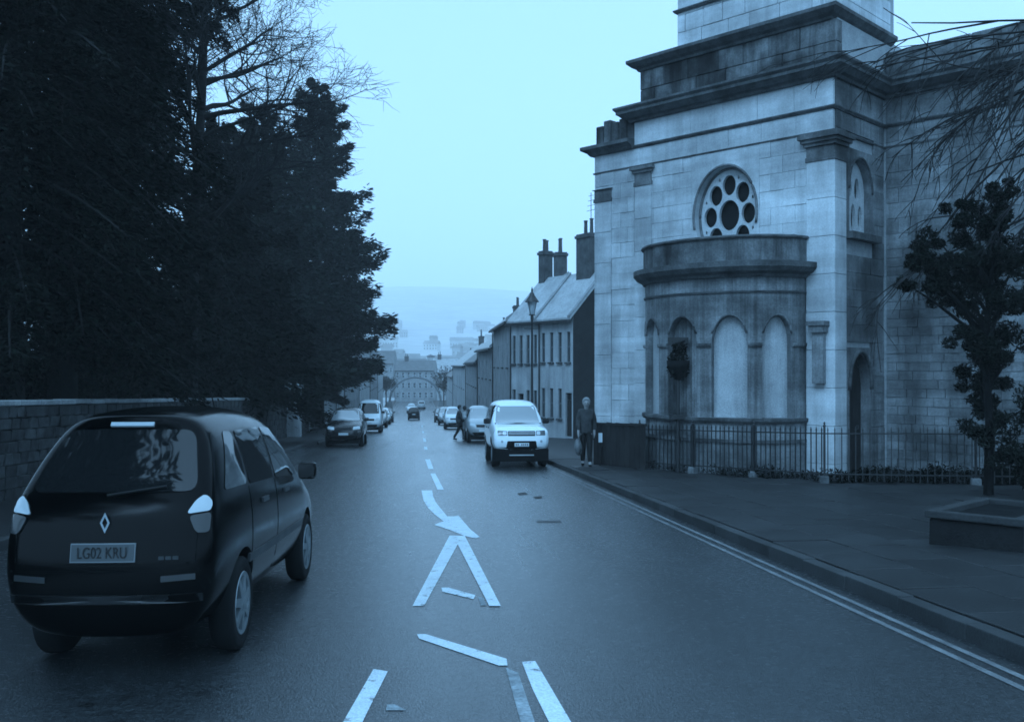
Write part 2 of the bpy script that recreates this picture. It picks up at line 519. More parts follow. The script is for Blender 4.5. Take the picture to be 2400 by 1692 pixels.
# ================================================================== SETTING: terrain, road, pavements
def terrain():
    ys = list(np.arange(-30, 120, 6.0)) + list(np.arange(120, 320, 15.0)) + list(np.arange(320, 3500, 60.0))
    xs = [-1800, -1300, -900, -700, -520, -380, -280, -200, -150, -110, -80, -60, -45, -34, -25, -18, -12, -8, -5, 0, 4, 8, 12, 18, 25, 34, 45, 60, 80, 110, 150, 200, 280, 380, 520, 700, 900, 1300, 1800]
    rng = np.random.RandomState(3)
    V = []; Fc = []
    for y in ys:
        for x in xs:
            z = zr(y) - 0.20
            t = min(1, max(0, (y - 330) / 2900.0))
            h = (3 * t * t - 2 * t ** 3) * (240 + 10 * math.sin(x * 0.003 + 1) + 7 * math.sin(x * 0.009 + y * 0.003))
            z += h
            V.append((x, y, z))
    nx = len(xs)
    for j in range(len(ys) - 1):
        for i in range(nx - 1):
            Fc.append((j * nx + i, j * nx + i + 1, (j + 1) * nx + i + 1, (j + 1) * nx + i))
    me = bpy.data.meshes.new('terrain')
    me.from_pydata(V, [], Fc); me.update()
    me.polygons.foreach_set('use_smooth', [True] * len(me.polygons))
    o = link('terrain', me, M['hill'])
    struct(o, 'valley floor rising to a hazy hillside')

def hz(x, y):
    t = min(1, max(0, (y - 330) / 2900.0))
    return zr(y) - 0.20 + (3 * t * t - 2 * t ** 3) * (240 + 10 * math.sin(x * 0.003 + 1) + 7 * math.sin(x * 0.009 + y * 0.003))

terrain()

def ribbon(name, x0, x1, y0, y1, dz, m, step=1.0, thick=0.0):
    mb = MB()
    n = max(1, int(round((y1 - y0) / step)))
    ysl = [y0 + (y1 - y0) * i / n for i in range(n + 1)]
    for i in range(n):
        a, b = ysl[i], ysl[i + 1]
        xa0, xa1 = (x0(a), x1(a)) if callable(x0) else (x0, x1)
        xb0, xb1 = (x0(b), x1(b)) if callable(x0) else (x0, x1)
        mb.add([(xa0, a, zr(a) + dz), (xa1, a, zr(a) + dz), (xb1, b, zr(b) + dz), (xb0, b, zr(b) + dz)], [(0, 1, 2, 3)])
    return mb.build(name, m)

KR, KL = 3.78, -4.75
road = struct(ribbon('road', KL, KR, -14, 300, 0.0, M['asphalt'], 2.0), 'wet grey asphalt street running downhill')
pav_r = struct(ribbon('pavement', KR + 0.14, 15.5, -14, 28, 0.095, M['bed'], 2.0), 'wide paved footway beside the church')
pav_r2 = struct(ribbon('pavement', KR + 0.14, 8.2, 28, 235, 0.10, M['slab'], 3.0), 'footway in front of the terraced houses')
pav_l = struct(ribbon('pavement', -6.9, KL - 0.14, -14, 235, 0.10, M['slab'], 3.0), 'narrow footway beside the stone garden wall')
garden = struct(ribbon('ground', -60, -7.0, -14, 110, 0.25, M['soil'], 6.0), 'dark earth under the trees behind the wall')
forecourt = struct(ribbon('ground', lambda y: 15.5, lambda y: 45, -14, 60, 0.0, M['soil'], 6.0), 'ground beside the church')

# kerb stones, one by one
def kerb_run(owner, x, y0, y1, ln, n_single):
    mb = MB(); mb.box(-0.07, 0.07, -ln / 2 + 0.006, ln / 2 - 0.006, -0.12, 0.12)
    me = bevel_mesh(mb.mesh('kerb_stone'), 0.012, 2)
    me.materials.append(M['kerb'])
    y = y0; k = 0
    while y < y1:
        o = link('kerb_stone', me, None, owner, loc=(x + random.uniform(-.006, .006), y, zr(y) + random.uniform(-.006, .004)), rot=(-SANG if y < 110 else 0, 0, 0))
        y += ln; k += 1
kerb_r = struct(thing('kerb', 'grey stone kerb on the church side', 'kerb')); del kerb_r['category']
kerb_run(kerb_r, KR + 0.07, 2.0, 75, 0.92, 80)
kerb_l = struct(thing('kerb', 'grey stone kerb on the garden wall side', 'kerb')); del kerb_l['category']
kerb_run(kerb_l, KL - 0.07, 6.0, 75, 0.92, 80)

# paving slabs (pieces of the pavement)
RAIL = [(5.45, 22.6), (8.05, 17.9), (10.6, 16.9), (13.0, 15.9)]
def rail_y(x):
    for (a, b) in zip(RAIL[:-1], RAIL[1:]):
        if a[0] <= x <= b[0]:
            return a[1] + (b[1] - a[1]) * (x - a[0]) / (b[0] - a[0])
    return 24.5 if x < RAIL[0][0] else RAIL[-1][1]
def slabs():
    cnt = 0
    w, l = 0.66, 0.92
    meshes = []
    for k in range(3):
        mb = MB(); mb.box(-w / 2 + 0.007, w / 2 - 0.007, -l / 2 + 0.007, l / 2 - 0.007, -0.03, 0.028)
        me = bevel_mesh(mb.mesh('paving_slab'), 0.006, 1); me.materials.append(M['slab']); meshes.append(me)
    for i in range(12):
        x = KR + 0.14 + w / 2 + 0.01 + i * w
        for j in range(40):
            y = 3.2 + j * l + (l / 2 if i % 2 else 0)
            if x > 0.72 * y + 0.6 or y > rail_y(x) - 0.3 or y > 27: continue
            if cnt >= 298: continue
            cnt += 1
            link('paving_slab', random.choice(meshes), None, pav_r,
                 loc=(x, y, zr(y) + 0.095 + random.uniform(-0.004, 0.006)), rot=(-SANG + random.uniform(-.006, .006), random.uniform(-.006, .006), 0))
slabs()

# painted markings
def mark(name, ptsD, m=None, lift=0.004):
    pts = [onroad(x, y, lift) for x, y in ptsD]
    me = bpy.data.meshes.new(name)
    me.from_pydata([tuple(p) for p in pts], [], [tuple(range(len(pts)))])
    bm = bmesh.new(); bm.from_mesh(me)
    bmesh.ops.triangulate(bm, faces=bm.faces)
    for f in bm.faces:
        if f.normal.z < 0: f.normal_flip()
    bm.to_mesh(me); bm.free()
    return link(name, me, m or M['paint'], road)
mark('edge_line', [(1008, 1200), (1037, 1200), (951, 1357), (925, 1357)])
mark('edge_line', [(1018, 1203), (1042, 1200), (1123, 1357), (1097, 1357)], lift=0.007)
mark('edge_line', [(838, 1498), (870, 1503), (826, 1590), (812, 1619), (768, 1619), (786, 1588)])
mark('edge_line', [(1170, 1482), (1200, 1480), (1282, 1619), (1232, 1619), (1195, 1545)])
mark('edge_line', [(1134, 1495), (1162, 1506), (1200, 1619), (1168, 1619)], M['paint_worn'])
mark('hatch_bar', [(935, 1420), (955, 1420), (1136, 1475), (1138, 1490), (1118, 1490), (940, 1430)], M['paint'])
mark('hatch_bar', [(990, 1316), (1006, 1316), (1066, 1333), (1062, 1342), (992, 1325)], M['paint'])
mark('hatch_bar', [(1072, 1336), (1084, 1340), (1090, 1356), (1078, 1356)], M['paint_worn'])
mark('hatch_bar', [(868, 1577), (885, 1577), (912, 1590), (866, 1590)], M['paint_worn'])
arrow = [(945, 1099), (969, 1099), (971, 1112), (977, 1125), (987, 1138), (1003, 1157), (1016, 1157), (1028, 1155), (1041, 1170), (1055, 1186), (1076, 1203), (1066, 1206), (1040, 1200), (1008, 1187), (973, 1176), (985, 1171), (995, 1168), (975, 1153), (960, 1138), (950, 1122)]
mark('deflection_arrow', arrow)
mark('centre_dash', [(965, 1061), (976, 1061), (995, 1097), (981, 1097)])
mark('centre_dash', [(953, 1029), (964, 1029), (972, 1051), (961, 1051)])
mark('centre_dash', [(950, 1001), (957, 1001), (959, 1008), (952, 1008)])
mark('centre_dash', [(948, 982), (954, 982), (956, 990), (950, 990)])
mark('centre_dash', [(946, 966), (951, 966), (952, 971), (947, 971)])
mark('centre_dash', [(944.5, 954), (948.5, 954), (949, 957.5), (945, 957.5)])
# double yellow lines along the church kerb
for k, xo in enumerate((0.30, 0.16)):
    mb = MB(); y = 2.2
    while y < 24.0:
        y2 = min(24.0, y + 1.0)
        mb.quad((KR - xo - 0.055, y, zr(y) + .004), (KR - xo, y, zr(y) + .004), (KR - xo, y2, zr(y2) + .004), (KR - xo - 0.055, y2, zr(y2) + .004))
        y = y2
    mb.build('yellow_line', M['paint_yellow'], road)
# trench patches and small iron covers on the carriageway
mark('tar_patch', [(1160, 1105), (1178, 1103), (1184, 1108), (1164, 1110)], M['bed'], 0.003)
mark('tar_patch', [(1196, 1113), (1214, 1111), (1216, 1117), (1200, 1118)], M['bed'], 0.003)
mark('drain_cover', [(1202, 1166), (1256, 1166), (1260, 1171), (1204, 1171)], M['iron'], 0.003)

# ================================================================== CHURCH
U1 = Vector((-0.629, 0.777, 0)).normalized()
U2 = Vector((0.777, 0.629, 0)).normalized()
NN = -U2
Cc = Vector((9.286, 20.16, 0))
GZ = -0.86   # local pavement level
church = thing('church', 'pale classical stone church with a curved arcaded bay and round wheel window', 'church', (Cc.x, Cc.y, 0),
               (0, 0, math.atan2(U1.y, U1.x)))
# local frame: +x = along U1 (away down the street), +y = ? keep right handed: y = rot90(U1)
LY = Vector((-U1.y, U1.x, 0))          # = -U2 direction -> outward
assert LY.dot(NN) > 0.99
# so local (t, q, z): t along facade, q outward (towards street), z up.  Inside is q < 0.
LW = 6.95      # facade length
MAIN = 5.58    # main (taller) block length
SIDE = 2.57    # depth of the returning face
BZ = -1.9      # foundations

core = MB()
core.box(0.36, MAIN, -9, -0.36, BZ, 8.08)
core.box(MAIN, LW, -9, -0.03, BZ, 7.36)
for (a, b, c, e) in ((0.36, 1.85, BZ, 8.08), (3.75, MAIN, BZ, 8.08), (1.85, 3.75, BZ, 4.5), (1.85, 3.75, 6.9, 8.08)):
    core.box(a, b, -0.36, -0.03, c, e)
for (a, b, c, e) in ((0.03, 0.59, BZ, 8.08), (2.03, SIDE + .03, BZ, 8.08), (0.59, 2.03, 2.02, 4.55), (0.59, 2.03, 6.6, 8.08)):
    core.box(0.03, 0.36, -b, -a, c, e)
core.box(-12, 0.03, -9, -SIDE - 0.03, BZ, 8.08)
core.box(0.05, MAIN - 0.05, -8, -0.30, 8.3, 9.6)       # attic core
core.box(-12, 0.0, -8.5, -SIDE - 0.28, 8.3, 9.2)
core.build('wall', M['joint'], church)

# ---- ashlar facing, block by block
def block_mesh(w, h, d=0.10, k=0):
    mb = MB(); mb.box(-w / 2 + 0.002, w / 2 - 0.002, -d / 2, d / 2, -h / 2 + 0.002, h / 2 - 0.002)
    me = bevel_mesh(mb.mesh('ashlar_block'), 0.007, 1)
    me.materials.append(M['ashlar'])
    return me
BM_CACHE = {}
n_blocks = [0]
stuff_blocks = MB()
def put_block(t0, t1, z0, z1, face, m='ashlar', single=True):
    """face 0: street facade (x = t, y outward) ; face 1: return face at x=0 facing -x ; face 2: long right wall at y=-SIDE"""
    w, h = t1 - t0, z1 - z0
    j = random.uniform(-0.006, 0.010)
    if face == 0: loc = ((t0 + t1) / 2, j - 0.03, (z0 + z1) / 2); rz = 0
    elif face == 1: loc = (-j + 0.03, -(t0 + t1) / 2, (z0 + z1) / 2); rz = R(90)
    else: loc = (-(t0 + t1) / 2, -SIDE + j - 0.03, (z0 + z1) / 2); rz = 0
    if single and n_blocks[0] < 296:
        key = (round(w, 2), round(h, 2), m)
        if key not in BM_CACHE:
            me = block_mesh(w, h)
            me.materials.clear(); me.materials.append(M[m])
            BM_CACHE[key] = me
        link('ashlar_block', BM_CACHE[key], None, church, loc=loc, rot=(0, 0, rz))
        n_blocks[0] += 1
    else:
        d = 0.10
        if face == 1:
            stuff_blocks.box(loc[0] - d / 2, loc[0] + d / 2, loc[1] - w / 2 + .005, loc[1] + w / 2 - .005, loc[2] - h / 2 + .005, loc[2] + h / 2 - .005)
        else:
            stuff_blocks.box(loc[0] - w / 2 + .005, loc[0] + w / 2 - .005, loc[1] - d / 2, loc[1] + d / 2, loc[2] - h / 2 + .005, loc[2] + h / 2 - .005)

def courses(z0, z1, h):
    n = max(1, int(round((z1 - z0) / h)))
    return [(z0 + (z1 - z0) * i / n, z0 + (z1 - z0) * (i + 1) / n) for i in range(n)]
def wall_blocks(face, tmin, tmax, z0, z1, h, w, skip=None, single=True, m='ashlar'):
    for ci, (a, b) in enumerate(courses(z0, z1, h)):
        t = tmin
        first = True
        while t < tmax - 0.02:
            ww = w * (0.5 if (first and ci % 2) else 1.0)
            t2 = min(tmax, t + ww)
            if tmax - t2 < 0.2: t2 = tmax
            first = False
            segs = [(t, t2)]
            if skip:
                for (s0, s1, sz0, sz1) in skip:
                    if b > sz0 + 0.001 and a < sz1 - 0.001:
                        ns = []
                        for (p, q) in segs:
                            if q <= s0 or p >= s1: ns.append((p, q)); continue
                            if p < s0: ns.append((p, s0))
                            if q > s1: ns.append((s1, q))
                        segs = ns
            for (p, q) in segs:
                if q - p > 0.05: put_block(p, q, a, b, face, m, single)
            t = t2
# bay half chord etc.
T0, BA, BP = 2.78, 2.12, 1.62
WIN = (1.85, 3.75, 4.5, 6.9)                  # facade wheel window panel
wall_blocks(0, 0, MAIN, 4.5, 6.9, 0.40, 0.62, skip=[WIN])
wall_blocks(0, MAIN, LW, 4.5, 6.9, 0.40, 0.46)
wall_blocks(0, 0, 0.66, GZ - .6, 4.5, 0.42, 0.33)
wall_blocks(0, 4.9, LW, GZ - .6, 4.5, 0.42, 0.58)
wall_blocks(0, 0, LW, 6.9, 7.36, 0.46, 0.9)
wall_blocks(0, 0, MAIN, 7.44, 8.08, 0.64, 0.95)
DOOR = (0.60, 1.88, GZ - .6, 2.02)
W2 = (0.58, 2.02, 4.55, 6.6)
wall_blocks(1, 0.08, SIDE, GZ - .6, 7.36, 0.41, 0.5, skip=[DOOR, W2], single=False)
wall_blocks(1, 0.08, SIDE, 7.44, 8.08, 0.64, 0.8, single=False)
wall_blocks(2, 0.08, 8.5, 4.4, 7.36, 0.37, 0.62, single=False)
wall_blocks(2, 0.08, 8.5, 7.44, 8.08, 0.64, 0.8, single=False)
# lower right wall is rougher rubble courses
for ci, (a, b) in enumerate(courses(GZ - .6, 4.4, 0.21)):
    t = 0.08
    while t < 8.4:
        t2 = min(8.5, t + random.uniform(0.22, 0.52))
        d = random.uniform(-0.012, 0.014)
        stuff_blocks.box(-t2 + .006, -t - .006, -SIDE - 0.09, -SIDE + d + 0.01, a + .006, b - .006)
        t = t2
sb = stuff_blocks.build('ashlar_masonry', M['stone'], church)  # return and right walls: shade put into a darker stone colour
sb['kind'] = 'stuff'

# ---- horizontal mouldings: profile swept along t, wrapping the corner
def moulding(name, z, prof, segs, m):
    """prof: list of (out, dz). segs: list of plan polyline points in local xy with outward offset handled by mitre"""
    mb = MB()
    pts = [Vector((p[0], p[1])) for p in segs]
    n = len(pts)
    nor = []
    for i in range(n - 1):
        d = (pts[i + 1] - pts[i]).normalized()
        nor.append(Vector((-d.y, d.x)))
    mit = []
    for i in range(n):
        if i == 0: mit.append(nor[0])
        elif i == n - 1: mit.append(nor[-1])
        else:
            b = (nor[i - 1] + nor[i]); b.normalize()
            mit.append(b / max(0.3, b.dot(nor[i])))
    k = len(prof)
    V = []
    for i in range(n):
        for (o, dz) in prof:
            q = pts[i] + mit[i] * o
            V.append((q.x, q.y, z + dz))
    Fc = []
    for i in range(n - 1):
        for j in range(k):
            j2 = (j + 1) % k
            Fc.append((i * k + j, i * k + j2, (i + 1) * k + j2, (i + 1) * k + j))
    Fc.append(tuple(range(k))[::-1]); Fc.append(tuple((n - 1) * k + j for j in range(k)))
    mb.add(V, Fc)
    return mb.build(name, m, church)
# plan path going so that outward is on the left of travel direction: from right wall to facade end
PATH_MAIN = [(-12, -SIDE), (0, -SIDE), (0, 0), (MAIN, 0), (MAIN, -3)]
PATH_ALL = [(-12, -SIDE), (0, -SIDE), (0, 0), (LW, 0), (LW, -3)]
COR = [(-0.06, 0.0), (0.10, 0.0), (0.13, 0.06), (0.22, 0.09), (0.34, 0.20), (0.36, 0.20), (0.36, 0.27), (0.42, 0.33), (0.42, 0.38), (-0.35, 0.44)]
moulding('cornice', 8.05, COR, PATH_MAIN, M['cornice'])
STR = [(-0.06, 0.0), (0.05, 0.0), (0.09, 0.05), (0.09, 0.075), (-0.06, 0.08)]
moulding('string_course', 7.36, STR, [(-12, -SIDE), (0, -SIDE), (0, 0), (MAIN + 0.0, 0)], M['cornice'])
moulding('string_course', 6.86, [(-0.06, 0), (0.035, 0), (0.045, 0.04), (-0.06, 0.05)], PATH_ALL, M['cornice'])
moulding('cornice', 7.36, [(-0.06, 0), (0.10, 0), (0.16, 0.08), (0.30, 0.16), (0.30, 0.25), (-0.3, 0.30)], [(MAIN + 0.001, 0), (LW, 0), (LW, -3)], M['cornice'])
# parapet of the lower left part, stepped blocks
px = MAIN + 0.03
k = 0
while px < LW - 0.05:
    mb = MB(); h = 8.18 + (0.10 if k % 2 else 0.0) + random.uniform(-.03, .03)
    mb.box(px + .01, px + .26, -0.5, -0.03, 7.60, h)
    bevel_me = bevel_mesh(mb.mesh('parapet_block'), 0.02, 1)
    link('parapet_block', bevel_me, M['sooty'], church)
    px += 0.27; k += 1
# attic: big slabs between cornices, then upper cornice
tt = 0.0; k = 0
AT = [0, 0.55, 1.35, 2.0, 2.9, 3.75, 4.5, 5.05, MAIN - 0.06]
for row, (a, b) in enumerate([(8.44, 8.93), (8.93, 9.44)]):
    edges = AT if row == 0 else [0, 0.9, 1.7, 2.4, 3.1, 4.0, 4.75, MAIN - 0.06]
    for p, q in zip(edges[:-1], edges[1:]):
        mb = MB(); j = random.uniform(-.008, .012)
        mb.box(p + .006, q - .006, -0.45, -0.16 + j, a + .005, b - .005)
        o = link('attic_block', bevel_mesh(mb.mesh('attic_block'), 0.012, 1), M['sooty'], church)
    for p, q in zip([0.32, 1.0, 1.8, 2.57 + 0.2][:-1], [0.32, 1.0, 1.8, 2.57 + 0.2][1:]):
        mb = MB()
        mb.box(0.0 + 0.17, 0.45, -q + .006, -p - .006, a + .005, b - .005)
        link('attic_block', bevel_mesh(mb.mesh('attic_block'), 0.012, 1), M['sooty'], church)
PATH_AT = [(0.16, -SIDE - 0.6), (0.16, -0.16), (MAIN - 0.07, -0.16), (MAIN - 0.07, -3)]
moulding('cornice', 9.43, [(-0.1, 0), (0.05, 0), (0.08, 0.05), (0.17, 0.10), (0.28, 0.20), (0.28, 0.28), (-0.5, 0.36)], PATH_AT, M['cornice'])
# parapet on the right wall
for i in range(12):
    mb = MB(); mb.box(-1.0 * (i + 1) + 0.006, -1.0 * i - 0.006, -SIDE - 0.5, -SIDE - 0.12, 8.44, 9.22)
    link('parapet_block', bevel_mesh(mb.mesh('parapet_block'), 0.02, 1), M['sooty'], church)
# tower stage above the attic
tw = MB(); tw.box(0.55, 4.42, -4.5, -0.42, 9.6, 13.5)
tw.build('tower', M['joint'], church)
for (a, b) in courses(9.78, 13.4, 0.45):
    t = 0.5; off = random.uniform(0.2, 0.6)
    while t < 4.45:
        t2 = min(4.46, t + off); off = random.uniform(0.55, 0.95)
        if 4.46 - t2 < 0.2: t2 = 4.46
        mb = MB(); j = random.uniform(-.006, .008)
        mb.box(t + .005, t2 - .005, -0.5, -0.36 + j, a + .005, b - .005)
        link('tower_block', bevel_mesh(mb.mesh('tower_block'), 0.008, 1), M['ashlar'], church)
        t = t2
moulding('string_course', 10.75, STR, [(0.5, -3.0), (0.5, -0.36), (4.46, -0.36), (4.46, -3)], M['cornice'])
for (a, b) in courses(9.78, 13.4, 0.6):
    for i in range(4):
        mb = MB(); mb.box(0.46, 0.6, -0.5 - 0.9 * (i + 1) + .005, -0.5 - 0.9 * i - .005, a + .005, b - .005)
        link('tower_block', bevel_mesh(mb.mesh('tower_block'), 0.008, 1), M['ashlar'], church)

# ---- pilasters with capitals
def pilaster(t0, t1, zcap, capH, z0=GZ - .6, face=0, proud=0.07, m='ashlar'):
    zz = courses(z0, zcap - capH, 0.85)
    for (a, b) in zz:
        mb = MB()
        if face == 0: mb.box(t0, t1, 0.0, proud, a + .004, b - .004)
        else: mb.box(-proud, 0.0, -t1, -t0, a + .004, b - .004)
        link('pilaster', bevel_mesh(mb.mesh('pilaster'), 0.008, 1), M[m], church)
    mb = MB()
    H = zcap - capH
    for (o, a, b) in ((0.02, 0.0, 0.10), (0.0, 0.10, 0.34), (0.05, 0.34, 0.42), (0.10, 0.42, 0.50), (0.15, 0.50, capH)):
        b = min(b, capH)
        if a >= capH: continue
        if face == 0: mb.box(t0 - o, t1 + o, 0.0, proud + o, H + a, H + b)
        else: mb.box(-proud - o, 0.0, -t1 - o, -t0 + o, H + a, H + b)
    mb.build('capital', M['stone'], church)
pilaster(-0.06, 0.62, 6.84, 0.62)
pilaster(-0.06, 0.50, 6.838, 0.62, face=1, proud=0.065)
pilaster(5.0, 5.55, 6.84, 0.5, proud=0.05)
pilaster(6.35, 6.93, 6.42, 0.35, proud=0.06)
# downpipe down the corner
mb = MB(); mb.tube([(0.95, 0.10, 4.45), (0.95, 0.10, 3.1), (0.95, 0.16, 2.9), (0.95, 0.16, GZ)], 0.05, 8)
mb.box(0.83, 1.07, 0.03, 0.26, 4.35, 4.6)
mb.build('downpipe', M['iron'], church)
# stone niche / bracket on the narrow strip right of the bay
mb = MB(); mb.box(0.10, 0.46, 0.07, 0.30, 2.35, 2.50); mb.box(0.15, 0.41, 0.07, 0.22, 1.2, 2.35); mb.box(0.06, 0.50, 0.07, 0.34, 2.5, 2.6)
mb.build('wall_bracket', M['stone'], church)

# ---- wheel window
def ell(cx, cy_, rx, ry, n=40, a0=0, a1=2 * math.pi):
    return [(cx + rx * math.cos(a0 + (a1 - a0) * i / n), cy_ + ry * math.sin(a0 + (a1 - a0) * i / n)) for i in range(n if abs(a1 - a0 - 2 * math.pi) < 1e-6 else n + 1)]
wcx, wcz, wrx, wry = 2.80, 5.30, 0.86, 1.17
def plate_xz(name, loops, depth, m, parent, y0):
    """plate in the local x-z plane with its front at y0 + depth"""
    me = curve2d_mesh(name, loops, depth)
    for v in me.vertices:
        x, y, z = v.co
        v.co = (x, y0 + z, y)
    me.update()
    bm = bmesh.new(); bm.from_mesh(me); bmesh.ops.recalc_face_normals(bm, faces=bm.faces); bm.to_mesh(me); bm.free()
    return link(name, me, m, parent)
rect = [(WIN[0], WIN[2]), (WIN[1], WIN[2]), (WIN[1], WIN[3]), (WIN[0], WIN[3])]
plate_xz('window_surround', [rect, ell(wcx, wcz, wrx, wry, 56)], 0.36, M['ashlar'], church, -0.335)
win = thing('wheel_window', 'x', 'x'); del win['label']; del win['category']; win.parent = church
foils = [ell(wcx, wcz, 0.285, 0.375, 28)]
ring = []
for k in range(8):
    a = R(90 + 45 * k)
    foils.append(ell(wcx + 0.535 * math.cos(a), wcz + 0.74 * math.sin(a), 0.185, 0.25, 24))
    ring.append(a)
for k in range(8):
    a = R(90 + 22.5 + 45 * k)
    foils.append(ell(wcx + 0.71 * math.cos(a), wcz + 0.97 * math.sin(a), 0.028, 0.045, 10))
plate_xz('tracery', [ell(wcx, wcz, wrx + 0.01, wry + 0.01, 56)] + foils, 0.09, M['tracery'], win, -0.27)
plate_xz('pane', [ell(wcx, wcz, wrx - 0.01, wry - 0.01, 48)], 0.01, M['lead'], win, -0.31)
mb = MB()
ar = [(wcx + (wrx + 0.035) * math.cos(a), 0.03, wcz + (wry + 0.035) * math.sin(a)) for a in np.linspace(R(-14), R(194), 44)]
mb.tube(ar, 0.035, 6)
mb.build('hood_mould', M['stone'], win, smooth=True)
mb = MB()
ar = [(wcx + (wrx - 0.03) * math.cos(a), -0.16, wcz + (wry - 0.03) * math.sin(a)) for a in np.linspace(0, 2 * math.pi, 60)]
mb.tube(ar, 0.03, 6)
mb.build('frame', M['stone'], win, smooth=True)

# ---- return face window (arched, two foils over three lights) and its sill
win2 = thing('arched_window', 'x', 'x'); del win2['label']; del win2['category']; win2.parent = church
def archloop(cx, hw, z0, zs, rise, n=20):
    return [(cx - hw, z0), (cx + hw, z0)] + [(cx + hw * math.cos(a), zs + rise * math.sin(a)) for a in np.linspace(0, math.pi, n)]
def plate_face1(name, loops, depth, m, parent, x0):
    """plate on the return face: loops given as (s, z), s = distance from the corner; front at x = -x0 - depth"""
    me = curve2d_mesh(name, loops, depth)
    for v in me.vertices:
        s, z, d = v.co
        v.co = (-(x0 + d), -s, z)
    me.update()
    bm = bmesh.new(); bm.from_mesh(me); bmesh.ops.recalc_face_normals(bm, faces=bm.faces); bm.to_mesh(me); bm.free()
    return link(name, me, m, parent)
r2 = [(W2[0], W2[2]), (W2[1], W2[2]), (W2[1], W2[3]), (W2[0], W2[3])]
cx2 = 1.30
plate_face1('window_surround', [r2, archloop(cx2, 0.58, W2[2] + 0.12, 5.66, 0.74)], 0.34, M['stone'], church, -0.31)
plate_face1('tracery', [archloop(cx2, 0.59, W2[2] + 0.12, 5.66, 0.75),
                        ell(cx2 - 0.2, 5.78, 0.13, 0.28, 20), ell(cx2 + 0.2, 5.74, 0.13, 0.28, 20),
                        ell(cx2 - 0.36, 5.08, 0.11, 0.30, 20), ell(cx2, 5.06, 0.11, 0.34, 20), ell(cx2 + 0.36, 5.08, 0.11, 0.30, 20)], 0.08, M['tracery'], win2, -0.24)
plate_face1('pane', [archloop(cx2, 0.57, W2[2] + 0.13, 5.66, 0.72)], 0.01, M['lead'], win2, -0.28)
mb = MB(); mb.box(-0.20, 0.0, -2.06, -0.56, 4.50, 4.66); mb.build('sill', M['cornice'], win2)
mb = MB(); mb.tube([(-0.03, -(cx2 + 0.61 * math.cos(a)), 5.66 + 0.78 * math.sin(a)) for a in np.linspace(0, math.pi, 26)], 0.035, 6)
mb.build('hood_mould', M['cornice'], win2, smooth=True)
# ---- door on the return face
rd = [(DOOR[0], DOOR[2]), (DOOR[1], DOOR[2]), (DOOR[1], DOOR[3]), (DOOR[0], DOOR[3])]
cxd = 1.24
plate_face1('door_surround', [rd, archloop(cxd, 0.52, DOOR[2] + 0.01, 1.05, 0.82)], 0.26, M['stone'], church, -0.23)
door = thing('door', 'x', 'x'); del door['label']; del door['category']; door.parent = church
for k in range(5):
    mb = MB(); s0 = cxd - 0.52 + 0.208 * k
    zt = 1.05 + 0.82 * math.sqrt(max(0, 1 - ((s0 + 0.104 - cxd) / 0.52) ** 2))
    mb.box(0.19, 0.225, -s0 - 0.204, -s0 - 0.004, GZ, zt)
    mb.build('plank', M['wood_dark'], door)
mb = MB(); mb.lathe([(0.0, 0), (0.05, 0.0), (0.05, 0.03), (0.0, 0.03)], 12, c=(0.16, -1.55, 0.15), axis='x'); mb.build('handle', M['iron'], door)
mb = MB(); mb.box(0.225, 0.30, -1.86, -0.62, GZ - .5, 2.0); mb.build('backing', M['void'], door)
mb = MB(); mb.tube([(-0.05, -(cxd + 0.57 * math.cos(a)), 1.05 + 0.88 * math.sin(a)) for a in np.linspace(0, math.pi, 26)], 0.05, 6)
mb.build('hood_mould', M['cornice'], church, smooth=True)

# ---- curved arcaded bay
bay = thing('curved_bay', 'x', 'x'); del bay['label']; del bay['category']; bay.parent = church
def bp(phi, off=0.0):
    """plan point of the bay at angle phi (deg), pushed outward by off"""
    p = R(phi)
    x = T0 + BA * math.sin(p); y = BP * math.cos(p)
    nx, ny = math.sin(p) / BA, math.cos(p) / BP
    l = math.hypot(nx, ny)
    return x + nx / l * off, y + ny / l * off
NICHE = [-61, -28, 5, 38, 71]
HW = 11.6
ZSILL, ZSPR, ZTOPW = 0.42, 2.10, 3.62
def arch_z(phi):
    for c in NICHE:
        u = (phi - c) / HW
        if abs(u) < 1:
            # half width in metres ~0.42 -> rise 0.62
            return ZSPR + 0.62 * math.sqrt(max(0, 1 - u * u))
    return None
phis = sorted(set([round(x, 3) for x in np.linspace(-90, 90, 200)] + [c + HW * s for c in NICHE for s in (-1, 1, -.98, .98, -.93, .93)]))
wallmb = MB(); back = {c: MB() for c in NICHE}; rev = MB()
DEP = -0.16
for a, b in zip(phis[:-1], phis[1:]):
    mid = (a + b) / 2
    xa, ya = bp(a); xb, yb = bp(b)
    if arch_z(mid) is None:
        wallmb.quad((xa, ya, BZ), (xb, yb, BZ), (xb, yb, ZTOPW), (xa, ya, ZTOPW))
    else:
        za = arch_z(a) or ZSPR; zb_ = arch_z(b) or ZSPR
        wallmb.quad((xa, ya, BZ), (xb, yb, BZ), (xb, yb, ZSILL), (xa, ya, ZSILL))
        wallmb.quad((xa, ya, za), (xb, yb, zb_), (xb, yb, ZTOPW), (xa, ya, ZTOPW))
        c = min(NICHE, key=lambda q: abs(q - mid))
        x1, y1 = bp(a, DEP); x2, y2 = bp(b, DEP)
        back[c].quad((x1, y1, ZSILL), (x2, y2, ZSILL), (x2, y2, zb_), (x1, y1, za))
        rev.quad((xa, ya, za), (xb, yb, zb_), (x2, y2, zb_), (x1, y1, za))
        rev.quad((xa, ya, ZSILL), (xb, yb, ZSILL), (x2, y2, ZSILL), (x1, y1, ZSILL))
